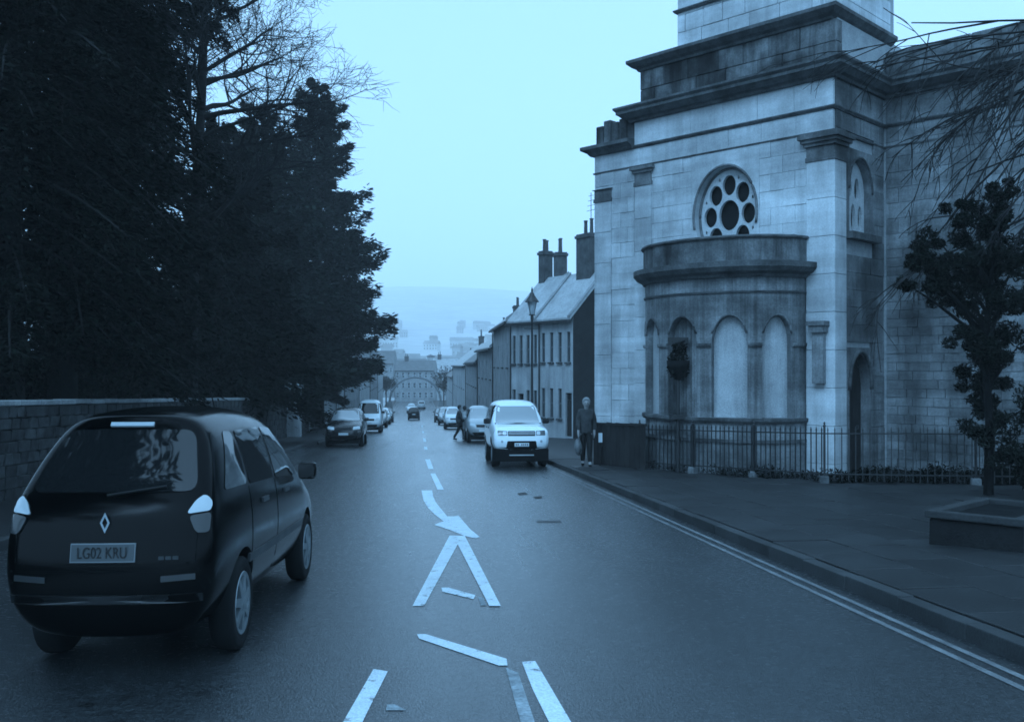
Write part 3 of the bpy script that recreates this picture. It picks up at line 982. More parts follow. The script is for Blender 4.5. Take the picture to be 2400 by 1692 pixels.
for c in NICHE:
    for s in (-1, 1):
        a = c + s * HW
        xa, ya = bp(a); x1, y1 = bp(a, DEP)
        rev.quad((xa, ya, ZSILL), (x1, y1, ZSILL), (x1, y1, ZSPR), (xa, ya, ZSPR))
    back[c].build('niche_panel', M['infill'] if c != 5 else M['sooty'], bay, smooth=False)
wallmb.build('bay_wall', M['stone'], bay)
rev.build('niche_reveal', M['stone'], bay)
def bay_mould(name, z, prof, m, p0=-90, p1=90, n=90):
    mb = MB(); V = []; Fc = []; k = len(prof)
    ps = np.linspace(p0, p1, n)
    for ph in ps:
        for (o, dz) in prof:
            x, y = bp(ph, o); V.append((x, y, z + dz))
    for i in range(n - 1):
        for j in range(k):
            j2 = (j + 1) % k
            Fc.append((i * k + j, i * k + j2, (i + 1) * k + j2, (i + 1) * k + j))
    Fc.append(tuple(range(k))); Fc.append(tuple((n - 1) * k + j for j in range(k)))
    mb.add(V, Fc)
    return mb.build(name, m, bay)
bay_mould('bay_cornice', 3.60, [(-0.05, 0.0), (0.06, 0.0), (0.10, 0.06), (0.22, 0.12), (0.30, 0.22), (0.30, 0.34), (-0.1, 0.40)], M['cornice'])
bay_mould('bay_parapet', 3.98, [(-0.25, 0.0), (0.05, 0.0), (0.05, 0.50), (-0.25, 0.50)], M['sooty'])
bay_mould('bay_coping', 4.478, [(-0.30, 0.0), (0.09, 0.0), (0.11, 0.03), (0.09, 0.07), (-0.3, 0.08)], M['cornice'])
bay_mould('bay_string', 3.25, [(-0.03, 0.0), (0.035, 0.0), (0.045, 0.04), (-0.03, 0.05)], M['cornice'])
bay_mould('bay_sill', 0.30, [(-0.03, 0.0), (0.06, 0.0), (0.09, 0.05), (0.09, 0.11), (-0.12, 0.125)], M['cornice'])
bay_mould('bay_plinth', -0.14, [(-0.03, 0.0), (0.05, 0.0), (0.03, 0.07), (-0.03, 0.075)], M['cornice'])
# flat top of the bay
mb = MB(); pts = [bp(a, -0.1) for a in np.linspace(-90, 90, 60)]
mb.add([(x, y, 4.3) for x, y in pts], [tuple(range(len(pts)))])
mb.build('bay_roof', M['slate_dark'], bay)
for c in NICHE:
    mb = MB()
    pts = []
    for u in np.linspace(-.93, .93, 24):
        ph = c + (HW + 0.5) * u
        x, y = bp(ph, 0.0); pts.append((x, y, ZSPR + 0.65 * math.sqrt(max(0, 1 - u * u))))
    mb.tube(pts, 0.026, 6); mb.build('hood_mould', M['sooty'], bay, smooth=True)
IMP = [(-0.03, 0.0), (0.04, 0.0), (0.06, 0.04), (0.06, 0.085), (-0.03, 0.09)]
edges = [-90] + [v for c in NICHE for v in (c - HW - 0.2, c + HW + 0.2)] + [90]
for a, b in zip(edges[0::2], edges[1::2]):
    if b - a > 1: bay_mould('impost', 2.03, IMP, M['sooty'], a, b, 12)

# dark statue bracket / hanging planter standing in the second arch from the street corner
def leaf_cloud(centers, n, size, rng, aspect=0.5):
    """random small leaf quads around ellipsoid centres [(c, (rx, ry, rz), weight)] -> (n*4,3)"""
    Wt = np.array([c[2] for c in centers], float); Wt /= Wt.sum()
    idx = rng.choice(len(centers), n, p=Wt)
    C = np.array([centers[i][0] for i in idx]); Rr = np.array([centers[i][1] for i in idx])
    d = rng.normal(size=(n, 3)); d /= np.linalg.norm(d, axis=1)[:, None]
    rad = rng.uniform(0.25, 1.0, n) ** 0.6
    P = C + d * Rr * rad[:, None]
    a = rng.normal(size=(n, 3)); a /= np.linalg.norm(a, axis=1)[:, None]
    b = np.cross(a, rng.normal(size=(n, 3))); b /= np.linalg.norm(b, axis=1)[:, None]
    s = size * rng.uniform(0.6, 1.4, n)[:, None]
    A, B = a * s, b * s * aspect
    V = np.stack([P - A, P - B * 0.9, P + A, P + B * 0.9], 1).reshape(-1, 3)
    return V
rng = np.random.RandomState(11)
def bay_world(phi, off, z):
    x, y = bp(phi, off)
    return church.matrix_basis @ Vector((x, y, z)) if False else (Matrix.Translation(church.location) @ Matrix.Rotation(church.rotation_euler.z, 4, 'Z')) @ Vector((x, y, z))
pc = bay_world(5, 0.12, 0)
basket = thing('hanging_basket', 'dark leafy hanging planter on an iron post in the second arched niche of the bay', 'planter', (pc.x, pc.y, 0))
mb = MB(); mb.lathe([(0.02, 1.25), (0.16, 1.36), (0.25, 1.55), (0.27, 1.72), (0.24, 1.72), (0.0, 1.60)], 16)
mb.build('bowl', M['void'], basket, smooth=True)
V = leaf_cloud([((0, 0, 1.72), (0.26, 0.2, 0.30), 3), ((0, 0, 1.5), (0.28, 0.22, 0.25), 2), ((0.02, 0, 2.05), (0.2, 0.16, 0.16), 1)], 900, 0.045, rng)
link('foliage', quads_mesh('foliage', V, 4, M['shrub']), None, basket)
mb = MB(); mb.box(-0.24, 0.24, -0.03, 0.03, 2.08, 2.26); mb.tube([(0, 0, GZ), (0, 0, 1.3)], 0.045, 8); mb.box(-0.18, 0.18, -0.12, 0.12, 0.36, 0.46); mb.box(-0.025, 0.025, -0.02, 0.02, 1.6, 2.1)
mb.build('post', M['iron'], basket)

# ================================================================== RAILINGS, BOARD FENCE, BENCH
def railing():
    rail = thing('iron_railing', 'thin black iron railings in front of the church bay', 'railing', (RAIL[0][0], RAIL[0][1], zr(RAIL[0][1]) + 0.1))
    ox, oy, oz = rail.location
    mb = MB(); mb.box(-0.009, 0.009, -0.009, 0.009, 0.02, 1.02)
    mb.add([(-.014, -.014, 1.02), (.014, -.014, 1.02), (.014, .014, 1.02), (-.014, .014, 1.02), (0, 0, 1.11)], [(0, 1, 4), (1, 2, 4), (2, 3, 4), (3, 0, 4)])
    bar = mb.mesh('railing_bar'); bar.materials.append(M['iron'])
    mb = MB(); mb.box(-0.022, 0.022, -0.022, 0.022, -0.1, 1.10); mb.lathe([(0.03, 1.10), (0.03, 1.12), (0.015, 1.14), (0.022, 1.17), (0.0, 1.2)], 10)
    post = mb.mesh('post'); post.materials.append(M['iron'])
    mb = MB(); mb.box(-0.09, 0.09, -0.09, 0.09, -0.2, 0.12); foot = bevel_mesh(mb.mesh('post_foot'), 0.015, 1); foot.materials.append(M['stone'])
    for (a, b) in zip(RAIL[:-1], RAIL[1:]):
        L = math.hypot(b[0] - a[0], b[1] - a[1])
        za, zb_ = zr(a[1]) + 0.12, zr(b[1]) + 0.12
        ang = math.atan2(b[1] - a[1], b[0] - a[0])
        n = int(L / 0.125)
        for i in range(n):
            f = (i + 0.5) / n
            link('railing_bar', bar, None, rail, loc=(a[0] + (b[0] - a[0]) * f - ox, a[1] + (b[1] - a[1]) * f - oy, za + (zb_ - za) * f - oz), rot=(0, 0, ang))
        np_ = max(2, int(L / 1.6) + 1)
        for i in range(np_):
            f = i / (np_ - 1)
            if f == 1 and b != RAIL[-1]: continue
            p = link('post', post, None, rail, loc=(a[0] + (b[0] - a[0]) * f - ox, a[1] + (b[1] - a[1]) * f - oy, za + (zb_ - za) * f - oz), rot=(0, 0, ang))
            link('post_foot', foot, None, p)
        for zz in (0.16, 0.96):
            mb = MB(); A = Vector((a[0] - ox, a[1] - oy, za - oz + zz)); B = Vector((b[0] - ox, b[1] - oy, zb_ - oz + zz))
            nrm = Vector((-(B - A).y, (B - A).x, 0)).normalized() * 0.02
            up = Vector((0, 0, 0.012))
            mb.add([A - nrm - up, A + nrm - up, A + nrm + up, A - nrm + up, B - nrm - up, B + nrm - up, B + nrm + up, B - nrm + up],
                   [(0, 1, 2, 3), (7, 6, 5, 4), (0, 4, 5, 1), (1, 5, 6, 2), (2, 6, 7, 3), (3, 7, 4, 0)])
            mb.build('rail', M['iron'], rail)
railing()

# dark boarded screen left of the bay
ax, ay = at(1392, 24.9); bx, by = at(1512, 22.5)
scr = thing('boarded_fence', 'low dark boarded fence between the pedestrian and the church bay', 'fence', (ax, ay, zr(ay)))
L = math.hypot(bx - ax, by - ay); ang = math.atan2(by - ay, bx - ax)
nb = 11
for i in range(nb):
    f = (i + .5) / nb
    mb = MB(); w = L / nb - 0.012
    mb.box(-w / 2, w / 2, -0.02, 0.02, -0.3, 1.12 + random.uniform(-.015, .015) )
    link('board', bevel_mesh(mb.mesh('board'), 0.006, 1), M['wood_dark'], scr, loc=((bx - ax) * f, (by - ay) * f, zr(ay + (by - ay) * f) - zr(ay) + 0.1), rot=(0, 0, ang))
mb = MB()
A = Vector((0, 0, 1.16)); B = Vector((bx - ax, by - ay, 1.16 + zr(by) - zr(ay)))
nv = Vector((-(B - A).y, (B - A).x, 0)).normalized() * 0.05
mb.prism([A - nv, A + nv, A + nv + Vector((0, 0, .06)), A - nv + Vector((0, 0, .06))], (0, 0, 0.0), B - A)
mb.build('top_rail', M['wood_dark'], scr)
nx_, ny_ = at(1407, 24.2)
nt_ = thing('notice_board', 'small white notice fixed on a thin stake by the dark fence', 'notice', (nx_, ny_, zr(ny_) + 0.1), (0, 0, R(10)))
mb = MB(); mb.box(-0.05, 0.05, -0.012, 0.012, 0.62, 0.86); mb.build('notice', M['notice'], nt_)
mb = MB(); mb.box(-0.015, 0.015, 0.012, 0.035, -0.05, 0.84); mb.build('stake', M['wood_dark'], nt_)

# stone trough on the paved corner, one corner pointing at the street
P0 = Vector((*at(2164, 10.2), 0)); PA = Vector((*at(2305, 9.76), 0)); PB = Vector((*at(2300, 11.8), 0))
e2 = (PB - P0).normalized(); e1 = Vector((e2.y, -e2.x, 0))
tro = thing('stone_trough', 'low dark stone planting trough with a pale rim on the paved corner', 'trough', (P0.x, P0.y, zr(P0.y) + 0.12), (-SANG * .8, 0, math.atan2(e1.y, e1.x)))
TW, TL, TH = 1.0, 2.1, 0.36
mb = MB(); mb.box(0.04, TW - .04, 0.04, TL - .04, -.1, TH - .07); link('basin', bevel_mesh(mb.mesh('basin'), .02, 1), M['trough'], tro)
for (a, b, c, e) in ((0, TW, 0, .14), (0, TW, TL - .14, TL), (0, .14, .144, TL - .144), (TW - .14, TW, .144, TL - .144)):
    mb = MB(); mb.box(a, b, c, e, TH - .068, TH + .01); link('rim_stone', bevel_mesh(mb.mesh('rim_stone'), .015, 2), M['rim'], tro)
mb = MB(); mb.box(.14, TW - .14, .14, TL - .14, TH - .068, TH - .05); mb.build('soil', M['void'], tro)

# ================================================================== LEFT GARDEN WALL
def garden_wall():
    Y0, Y1, X = 4.0, 62.0, -7.0
    wall = thing('garden_wall', 'long rubble stone wall with pale coping under the trees', 'wall', (X, Y0, zr(Y0)))
    ox, oy, oz = wall.location
    def top(y): return 1.70 - (y - 17) * 0.034 + 0.0 - (0)     # absolute-ish height of wall top line
    def ztop(y): return 0.98 - (y - 17.5) * 0.0332
    core = MB()
    y = Y0
    while y < Y1:
        y2 = y + 1.0
        core.add([(X - .35 - ox, y - oy, zr(y) - .4 - oz), (X - .03 - ox, y - oy, zr(y) - .4 - oz), (X - .03 - ox, y - oy, ztop(y) - .08 - oz), (X - .35 - ox, y - oy, ztop(y) - .08 - oz),
                  (X - .35 - ox, y2 - oy, zr(y2) - .4 - oz), (X - .03 - ox, y2 - oy, zr(y2) - .4 - oz), (X - .03 - ox, y2 - oy, ztop(y2) - .08 - oz), (X - .35 - ox, y2 - oy, ztop(y2) - .08 - oz)],
                 [(0, 1, 2, 3), (7, 6, 5, 4), (1, 5, 6, 2), (2, 6, 7, 3), (3, 7, 4, 0), (0, 4, 5, 1)])
        y = y2
    core.build('core', M['bed'], wall)
    protos = []
    for k in range(8):
        mb = MB(); mb.box(-.06, .06, -.5, .5, -.5, .5)
        me = mb.mesh('stone')
        r = random.Random(k)
        for v in me.vertices:
            v.co.y += r.uniform(-.05, .05); v.co.z += r.uniform(-.07, .07); v.co.x += r.uniform(-.015, .015)
        bevel_mesh(me, 0.03, 1); me.materials.append(M['rubble'])
        protos.append(me)
    cnt = 0; rest = MB()
    rows = 8
    for r_ in range(rows):
        y = 12.0 + random.uniform(0, .3)
        while y < Y1:
            w = random.uniform(0.28, 0.58) * (1 if y < 34 else 1.6)
            yc = y + w / 2
            H = ztop(yc) - 0.09 - (zr(yc) + 0.06)
            h = H / rows
            zc = zr(yc) + 0.06 + h * (r_ + .5)
            if y < 29 and cnt < 290:
                link('stone', random.choice(protos), None, wall, loc=(X - .02 + random.uniform(-.012, .02) - ox, yc - oy, zc - oz), rot=(-SANG, 0, 0), scale=(1, w * .96, h * .95)); cnt += 1
            else:
                j = random.uniform(-.012, .02)
                rest.box(X - .08 - ox, X + .04 + j - ox, y + .012 - oy, y + w - .012 - oy, zc - h / 2 + .01 - oz, zc + h / 2 - .01 - oz)
            y += w
    rs = rest.build('rubble_masonry', M['rubble'], wall); rs['kind'] = 'stuff'
    mb = MB(); mb.box(-.24, .24, -.44, .44, -.05, .05); me = bevel_mesh(mb.mesh('coping_stone'), 0.015, 1); me.materials.append(M['coping'])
    y = 11.5
    while y < Y1:
        link('coping_stone', me, None, wall, loc=(X - .17 - ox, y - oy, ztop(y) - 0.03 + random.uniform(-.008, .008) - oz), rot=(-math.atan(.0332), 0, random.uniform(-.01, .01)))
        y += 0.9
    # end pier
    px, py = X - 0.1, 57.5
    pier = thing('gate_pier', 'pale square stone gate pier at the end of the garden wall', 'gate pier', (X + .35, 52.0, zr(52.0)))
    mb = MB(); mb.box(-.4, .4, -.4, .4, -.3, 2.75); link('shaft', bevel_mesh(mb.mesh('shaft'), .03, 1), M['infill'], pier)
    mb = MB(); mb.box(-.48, .48, -.48, .48, 2.75, 2.9); mb.lathe([(.45, 2.9), (.3, 3.0), (0, 3.12)], 4); mb.build('cap', M['coping'], pier)
garden_wall()

# ================================================================== VEGETATION
def conifer(name, label, x, y, h, rmax, nb, leaves, mat, seed, droop=0.35, upturn=0.35, lean=0.0, power=0.8, z0f=0.04, leaf=0.30, shape=None, top=False):
    rng = np.random.RandomState(seed)
    zb = zr(y) + 0.2
    t = thing(name, label, 'tree', (x, y, zb))
    mb = MB()
    pts = [(lean * (i / 8.0) ** 2, 0, h * i / 8.0) for i in range(9)]
    mb.tube(pts, [0.32 * (h / 16) * (1 - 0.94 * i / 8.0) + 0.01 for i in range(9)], 9)
    mb.build('trunk', M['bark'], t, smooth=True)
    limbs = MB()
    Vs = []
    per = max(20, leaves // nb)
    for i in range(nb):
        f = z0f + (1 - z0f) * (i + rng.uniform(0, 1)) / nb
        if top: f = z0f + (1 - z0f) * (1 - (1 - (f - z0f) / (1 - z0f)) ** .72) if f < 1 else .99
        f = min(f, 0.995)
        prof = shape(f) if shape else (1 - f) ** power
        Lb = rmax * prof * (rng.uniform(.45, 1.32) if top and f > .55 else rng.uniform(0.66, 1.2)) + 0.2
        az = i * 2.39996 + rng.uniform(-.4, .4)
        dx, dy = math.cos(az), math.sin(az)
        zz = h * f
        tilt = -0.10 + 0.55 * f + rng.uniform(-.12, .12)
        dr = droop * rng.uniform(0.7, 1.3); up = upturn * rng.uniform(0.6, 1.4)
        S = np.linspace(0, 1, 7)
        def path(s):
            s = np.asarray(s)
            zc = zz + Lb * (tilt * s - dr * s ** 1.6 + up * 0.5 * s ** 3)
            return np.stack([dx * Lb * s + lean * f * f, dy * Lb * s, zc], -1)
        P = path(S)
        limbs.tube([tuple(p) for p in P], [0.05 * Lb / rmax * (1 - .85 * s) + .008 for s in S], 4, caps=False)
        n = int(per * (0.35 + 1.0 * Lb / rmax))
        s = rng.uniform(0.08, 1.0, n) ** 0.75
        base = path(s)
        wid = Lb * 0.33 * np.sqrt(np.clip(1.04 - s, 0, 1)) * (0.35 + 0.9 * np.minimum(1, s * 2.2))
        lat = rng.normal(0, 0.45, n) * wid
        base[:, 0] += -dy * lat; base[:, 1] += dx * lat
        base[:, 2] += -np.abs(lat) * (0.25 + droop * .4) + rng.normal(0, 0.10 + 0.02 * Lb, n) - rng.uniform(0, .18, n)
        # leaf direction: outward and along its side
        sd = np.sign(lat)
        D = np.stack([dx + -dy * sd * 0.8, dy + dx * sd * 0.8, np.full(n, -0.25 * droop / .35 + 0.25 * up)], -1) + rng.normal(0, .38, (n, 3))
        D /= np.linalg.norm(D, axis=1)[:, None]
        W_ = np.cross(D, rng.normal(0, 1, (n, 3)) * 0.5 + np.array([0, 0, 1.0])); W_ /= np.linalg.norm(W_, axis=1)[:, None]
        ll = leaf * rng.uniform(0.6, 1.5, n)[:, None]
        ww = ll * rng.uniform(0.13, 0.26, n)[:, None]
        V = np.stack([base - D * ll * .15, base + D * ll * .35 - W_ * ww, base + D * ll, base + D * ll * .35 + W_ * ww], 1)
        Vs.append(V.reshape(-1, 3))
    limbs.build('limbs', M['bark'], t)
    V = np.concatenate(Vs)
    link('crown', quads_mesh('crown', V, 4, mat), None, t)
    return t

def d2(sxD, d):
    return at(sxD * 1.0453, d)

# tall spreading conifer whose edge overhangs the street
cx_, cy_ = d2(712, 70)
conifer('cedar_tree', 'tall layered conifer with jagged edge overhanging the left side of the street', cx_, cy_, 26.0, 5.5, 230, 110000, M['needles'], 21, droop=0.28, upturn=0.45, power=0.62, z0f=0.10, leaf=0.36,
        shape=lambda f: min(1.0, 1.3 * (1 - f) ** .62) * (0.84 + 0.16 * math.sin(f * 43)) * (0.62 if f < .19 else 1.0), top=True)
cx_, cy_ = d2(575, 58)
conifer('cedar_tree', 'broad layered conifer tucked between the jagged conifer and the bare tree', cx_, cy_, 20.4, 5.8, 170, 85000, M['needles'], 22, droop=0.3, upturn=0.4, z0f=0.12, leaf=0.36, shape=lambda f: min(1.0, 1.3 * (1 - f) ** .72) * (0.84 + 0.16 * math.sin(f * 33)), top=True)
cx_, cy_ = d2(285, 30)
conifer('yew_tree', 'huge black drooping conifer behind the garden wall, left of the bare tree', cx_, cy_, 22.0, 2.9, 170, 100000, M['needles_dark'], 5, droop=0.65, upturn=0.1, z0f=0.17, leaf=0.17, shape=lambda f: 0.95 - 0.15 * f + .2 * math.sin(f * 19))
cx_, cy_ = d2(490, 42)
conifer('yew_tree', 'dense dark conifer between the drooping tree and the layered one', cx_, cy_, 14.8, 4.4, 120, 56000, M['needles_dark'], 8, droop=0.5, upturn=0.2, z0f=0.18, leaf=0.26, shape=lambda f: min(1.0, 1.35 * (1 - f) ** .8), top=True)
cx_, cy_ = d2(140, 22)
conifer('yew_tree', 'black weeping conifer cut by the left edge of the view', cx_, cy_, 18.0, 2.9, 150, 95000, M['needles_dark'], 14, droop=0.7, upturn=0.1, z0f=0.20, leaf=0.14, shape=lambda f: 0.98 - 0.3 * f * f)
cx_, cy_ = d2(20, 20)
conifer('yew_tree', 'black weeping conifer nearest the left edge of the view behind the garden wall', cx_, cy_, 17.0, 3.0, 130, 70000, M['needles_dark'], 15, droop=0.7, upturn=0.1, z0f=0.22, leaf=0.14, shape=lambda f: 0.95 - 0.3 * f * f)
# unseen tree added overhead to darken the rear window's reflection and the near road
conifer('cedar_tree', 'broad unseen dark cedar spreading over the near left side of the road above the people carrier', -9.6, 2.5, 15.5, 7.2, 90, 36000, M['needles_dark'], 33, droop=0.18, upturn=0.25, z0f=0.42, leaf=0.32, shape=lambda f: (1 - f) ** 0.35 * 1.15)
cx_, cy_ = -9.2, 61.0
conifer('cypress_tree', 'smaller dark conifer beyond the layered tree near the gate pier', cx_, cy_, 10.5, 3.0, 80, 30000, M['needles'], 17, droop=0.3, upturn=0.4, z0f=0.05, leaf=0.32, shape=lambda f: (1 - f) ** 0.6)

# bare tree generator
def bare_tree(name, label, x, y, z, segs_fn, seed):
    t = thing(name, label, 'tree', (x, y, z))
    rng = random.Random(seed)
    trunk, twigs = MB(), MB()
    def grow(p, d, length, rad, depth, mb):
        n = 5 if depth < 3 else 4
        pts = [p.copy()]; rr = [rad]
        q = p.copy(); dd = d.copy()
        for i in range(n):
            jt = .03 if depth == 0 else .16
            dd = (dd + Vector((rng.gauss(0, jt), rng.gauss(0, jt), rng.gauss(0, jt * .8) + segs_fn['trop'] * (1 if depth < 4 else .4)))).normalized()
            q = q + dd * (length / n)
            pts.append(q.copy()); rr.append(rad * (1 - .62 * (i + 1) / n))
        mb.tube(pts, rr, 8 if depth == 0 else (5 if depth < 3 else 3), caps=False)
        if depth >= segs_fn['maxd']: return
        kids = segs_fn['kids'][depth]
        for k in range(kids):
            f = segs_fn.get('from', .25) + (1 - segs_fn.get('from', .25)) * (k + rng.random()) / kids
            i = min(n - 1, int(f * n)); a = pts[i].lerp(pts[i + 1], f * n - i)
            ax = (pts[i + 1] - pts[i]).normalized()
            side = Vector((rng.gauss(0, 1), rng.gauss(0, 1), rng.gauss(0, .5)))
            side = (side - ax * side.dot(ax)).normalized()
            an = rng.uniform(.75, 1.35) if depth == 0 else rng.uniform(.5, 1.05)
            nd = (ax * math.cos(an) + side * math.sin(an)).normalized()
            grow(a, nd, length * (rng.uniform(.15, .27) if depth == 0 else rng.uniform(.48, .72)) * (1 - .25 * f), max(.009, rr[i] * rng.uniform(.4, .6)), depth + 1, trunk if depth < 1 else twigs)
    for (p, d, ln, rd_) in segs_fn['starts']:
        grow(Vector(p), Vector(d).normalized(), ln, rd_, segs_fn.get('d0', 0), trunk)
    trunk.build('trunk', M['bark'], t, smooth=True)
    twigs.build('branches', M['bark'], t)
    return t
bx0, by0 = d2(428, 31)
bare_tree('bare_tree', 'bare winter tree with an upright trunk among the conifers', bx0, by0, zr(by0) + .2,
          dict(trop=0.02, kids=[36, 10, 7, 4, 3], maxd=4, starts=[((0, 0, 0), (0.0, 0, 1), 19, 0.24)], **{'from': .36}), 4)
# bare tree whose hanging branches cross the church; trunk stands to the right of the view
wx, wy = 13.3, 13.0
wz = zr(wy) + .1
st = [((0, 0, -.2), (0.0, .05, 1), 7.5, .26)]
lims = [((0, 0, 6.2), (-0.62, .22, -.02)), ((0, 0, 6.8), (-0.70, .35, .12)), ((0, 0, 6.6), (-0.55, .05, .18)), ((0, 0, 7.2), (-.6, .5, .30)), ((0, 0, 6.0), (-.5, .35, -.12)), ((0, 0, 7.0), (-.75, .1, .22)), ((0, 0, 6.9), (-.6, .3, .42)), ((0, 0, 6.4), (.7, .2, .3)), ((0, 0, 6.9), (.2, -.8, .4)), ((0, 0, 7.2), (0.3, .8, .5))]
tr = bare_tree('bare_tree', 'bare tree with thin drooping branches hanging in front of the church', wx, wy, wz,
          dict(trop=-0.06, kids=[0, 6, 5, 3], maxd=3, starts=st, **{'from': .2}), 9)
def hang():
    rng = random.Random(31)
    tw = MB()
    def grow(p, d, ln, rad, dep):
        pts = [p.copy()]; q = p.copy(); dd = d.copy(); n = 8
        for i in range(n):
            dd = (dd + Vector((rng.gauss(0, .07), rng.gauss(0, .07), -.055 + rng.gauss(0, .06)))).normalized()
            q = q + dd * ln / n; pts.append(q.copy())
        tw.tube(pts, [rad * (1 - .75 * i / n) + .003 for i in range(n + 1)], 4, caps=False)
        if dep >= 3: return
        for k in range((7, 5, 3)[dep]):
            i = rng.randint(2, n - 1)
            nd = (dd * .9 + Vector((rng.gauss(-.1, .4), rng.gauss(0, .4), rng.gauss(-.15, .3)))).normalized()
            grow(pts[i], nd, ln * rng.uniform(.3, .55), rad * .5, dep + 1)
    for (p, d) in lims:
        grow(Vector(p), Vector(d).normalized(), rng.uniform(4.6, 6.6), .034, 0)
    tw.build('hanging_branches', M['bark'], tr)
hang()

# evergreen on the right in front of the church wall
ex, ey = d2(2215, 15.8)
ez = zr(ey) + .1
ev = thing('evergreen_tree', 'dark bushy evergreen in front of the church wall by the railings', 'tree', (ex, ey, ez))
cl = []
lim = MB()
lim.tube([(0, 0, -.2), (.03, 0, 1.2), (-.02, .05, 2.4), (.05, 0, 3.6), (0, 0, 4.4)], [.085, .07, .06, .045, .025], 8)
for (xD, yD, rD, w) in [(2150, 478, 38, 1.2), (2110, 545, 48, 1.6), (2190, 500, 45, 1.5), (2060, 595, 34, 1), (2085, 625, 42, 1.2), (2030, 635, 24, .6), (2150, 610, 62, 2.4), (2210, 570, 60, 2.2), (2130, 660, 42, 1.2), (2190, 680, 58, 2), (2175, 760, 42, 1.2), (2215, 770, 58, 2), (2190, 850, 46, 1.4), (2230, 880, 56, 2), (2210, 950, 48, 1.3), (2240, 1010, 50, 1.3), (2262, 640, 75, 3), (2280, 780, 85, 3), (2290, 920, 85, 3), (2255, 470, 50, 1.5), (2300, 560, 65, 2), (2290, 1030, 60, 1.6), (2250, 420, 36, .9)]:
    d = 15.8 + random.uniform(-.6, .6)
    X, Y = d2(xD, d); Z = CAMH + (855 - yD * 1.0453) * d / F
    r = rD * 1.0453 * d / F
    cl.append(((X - ex, Y - ey, Z - ez), (r * 1.05, r * 1.1, r * .85), w * 1.0))
    lim.tube([(0, 0, max(.4, (Z - ez) * .72)), ((X - ex) * .6, (Y - ey) * .6, (Z - ez) * .9), (X - ex, Y - ey, Z - ez)], [.04, .025, .01], 4, caps=False)
lim.build('trunk', M['bark_dark'], ev)
rge = np.random.RandomState(19)
cl2 = []
for (c, r, w) in cl:
    for k in range(7):
        dv = rge.normal(size=3); dv /= np.linalg.norm(dv)
        c2 = np.array(c) + dv * np.array(r) * rge.uniform(.45, 1.0)
        cl2.append((tuple(c2), tuple(np.array(r) * rge.uniform(.30, .52)), w))
link('crown', quads_mesh('crown', leaf_cloud(cl2, 42000, 0.046, np.random.RandomState(4), 0.3), 4, M['evergreen']), None, ev)
V = leaf_cloud([((x, rail_y(x) + .45 + .25 * math.sin(x * 5), zr(rail_y(x)) + .14 + .05 * math.sin(x * 7)), (.22, .25, .16 + .10 * max(0, x - 8.5) ** .8 * abs(math.sin(x * 3.1 + .5)) + .04), .5 + .35 * max(0, x - 8)) for x in np.arange(5.8, 12.9, .16)], 15000, .04, np.random.RandomState(6), .4)
o = link('undergrowth', quads_mesh('undergrowth', V, 4, M['shrub'])); o['kind'] = 'stuff'; o['label'] = 'dark weeds growing at the foot of the church railings'

# shrubs behind the garden wall and dark growth at the foot of the church
SHL = ['broad dark laurel behind the wall below the drooping conifer', 'tall dark shrub behind the wall by the bare tree', 'round dark shrub behind the wall at the left edge', 'dark shrub behind the wall beneath the layered conifer', 'low dark shrub behind the wall beside the gate pier', 'loose dark shrub behind the wall between two conifers']
for i, (xD, d, h, r) in enumerate([(250, 22, 3.6, 2.4), (430, 30, 4.4, 2.4), (70, 18, 3.4, 2.2), (600, 40, 4.6, 2.6), (690, 50, 4.6, 2.4), (520, 36, 4.2, 2.3)]):
    X, Y = d2(xD, d); X = min(X, -10.2)
    s = thing('shrub', SHL[i], 'shrub', (X, Y, zr(Y) + .2), group='dark shrubs behind the garden wall')
    rg = np.random.RandomState(50 + i)
    cs = [((rg.uniform(-r, r) * .6, rg.uniform(-r, r), rg.uniform(.2, .8) * h), (r * .55, r * .6, h * .26), 1) for _ in range(12)]
    link('foliage', quads_mesh('foliage', leaf_cloud(cs, 14000, .09, rg, .4), 4, M['shrub']), None, s)
    mb = MB()
    for k in range(5): mb.tube([(0, 0, -.2), (rg.uniform(-.5, .5), rg.uniform(-.5, .5), h * .5), (rg.uniform(-1, 1), rg.uniform(-1, 1), h * .85)], [.06, .04, .01], 5)
    mb.build('stems', M['bark'], s)
# ================================================================== HOUSES
WIN_CACHE = {}
def window_part(parent, x, z, w, h, y=-0.10, sill=True, bars=(1, 2)):
    key = (round(w, 2), round(h, 2), bars)
    if key not in WIN_CACHE:
        fr = MB(); t = .05 if w > .4 else .022
        fr.box(-w / 2, -w / 2 + t, -.03, .03, 0, h); fr.box(w / 2 - t, w / 2, -.03, .03, 0, h)
        fr.box(-w / 2 + t, w / 2 - t, -.03, .03, 0, t); fr.box(-w / 2 + t, w / 2 - t, -.03, .03, h - t, h)
        fr.box(-w / 2 + t, w / 2 - t, -.025, .028, h / 2 - .025, h / 2 + .025)
        if bars[0] > 0: fr.box(-.015, .015, -.02, .022, t, h - t)
        pa = MB(); pa.box(-w / 2 + .01, w / 2 - .01, .035, .045, .01, h - .01)
        si = MB(); si.box(-w / 2 - .06, w / 2 + .06, -.20, .02, -.09, -.002)
        a, b, c = fr.mesh('window'), pa.mesh('pane'), si.mesh('sill')
        a.materials.append(M['sash'] if w < .4 else M['white_trim']); b.materials.append(M['glass']); c.materials.append(M['cornice'])
        WIN_CACHE[key] = (a, b, c)
    a, b, c = WIN_CACHE[key]
    o = link('window', a, None, parent, loc=(x, y + 0.0 - 0, z))
    link('pane', b, None, o)
    if sill: link('sill', c, None, o)
    return o

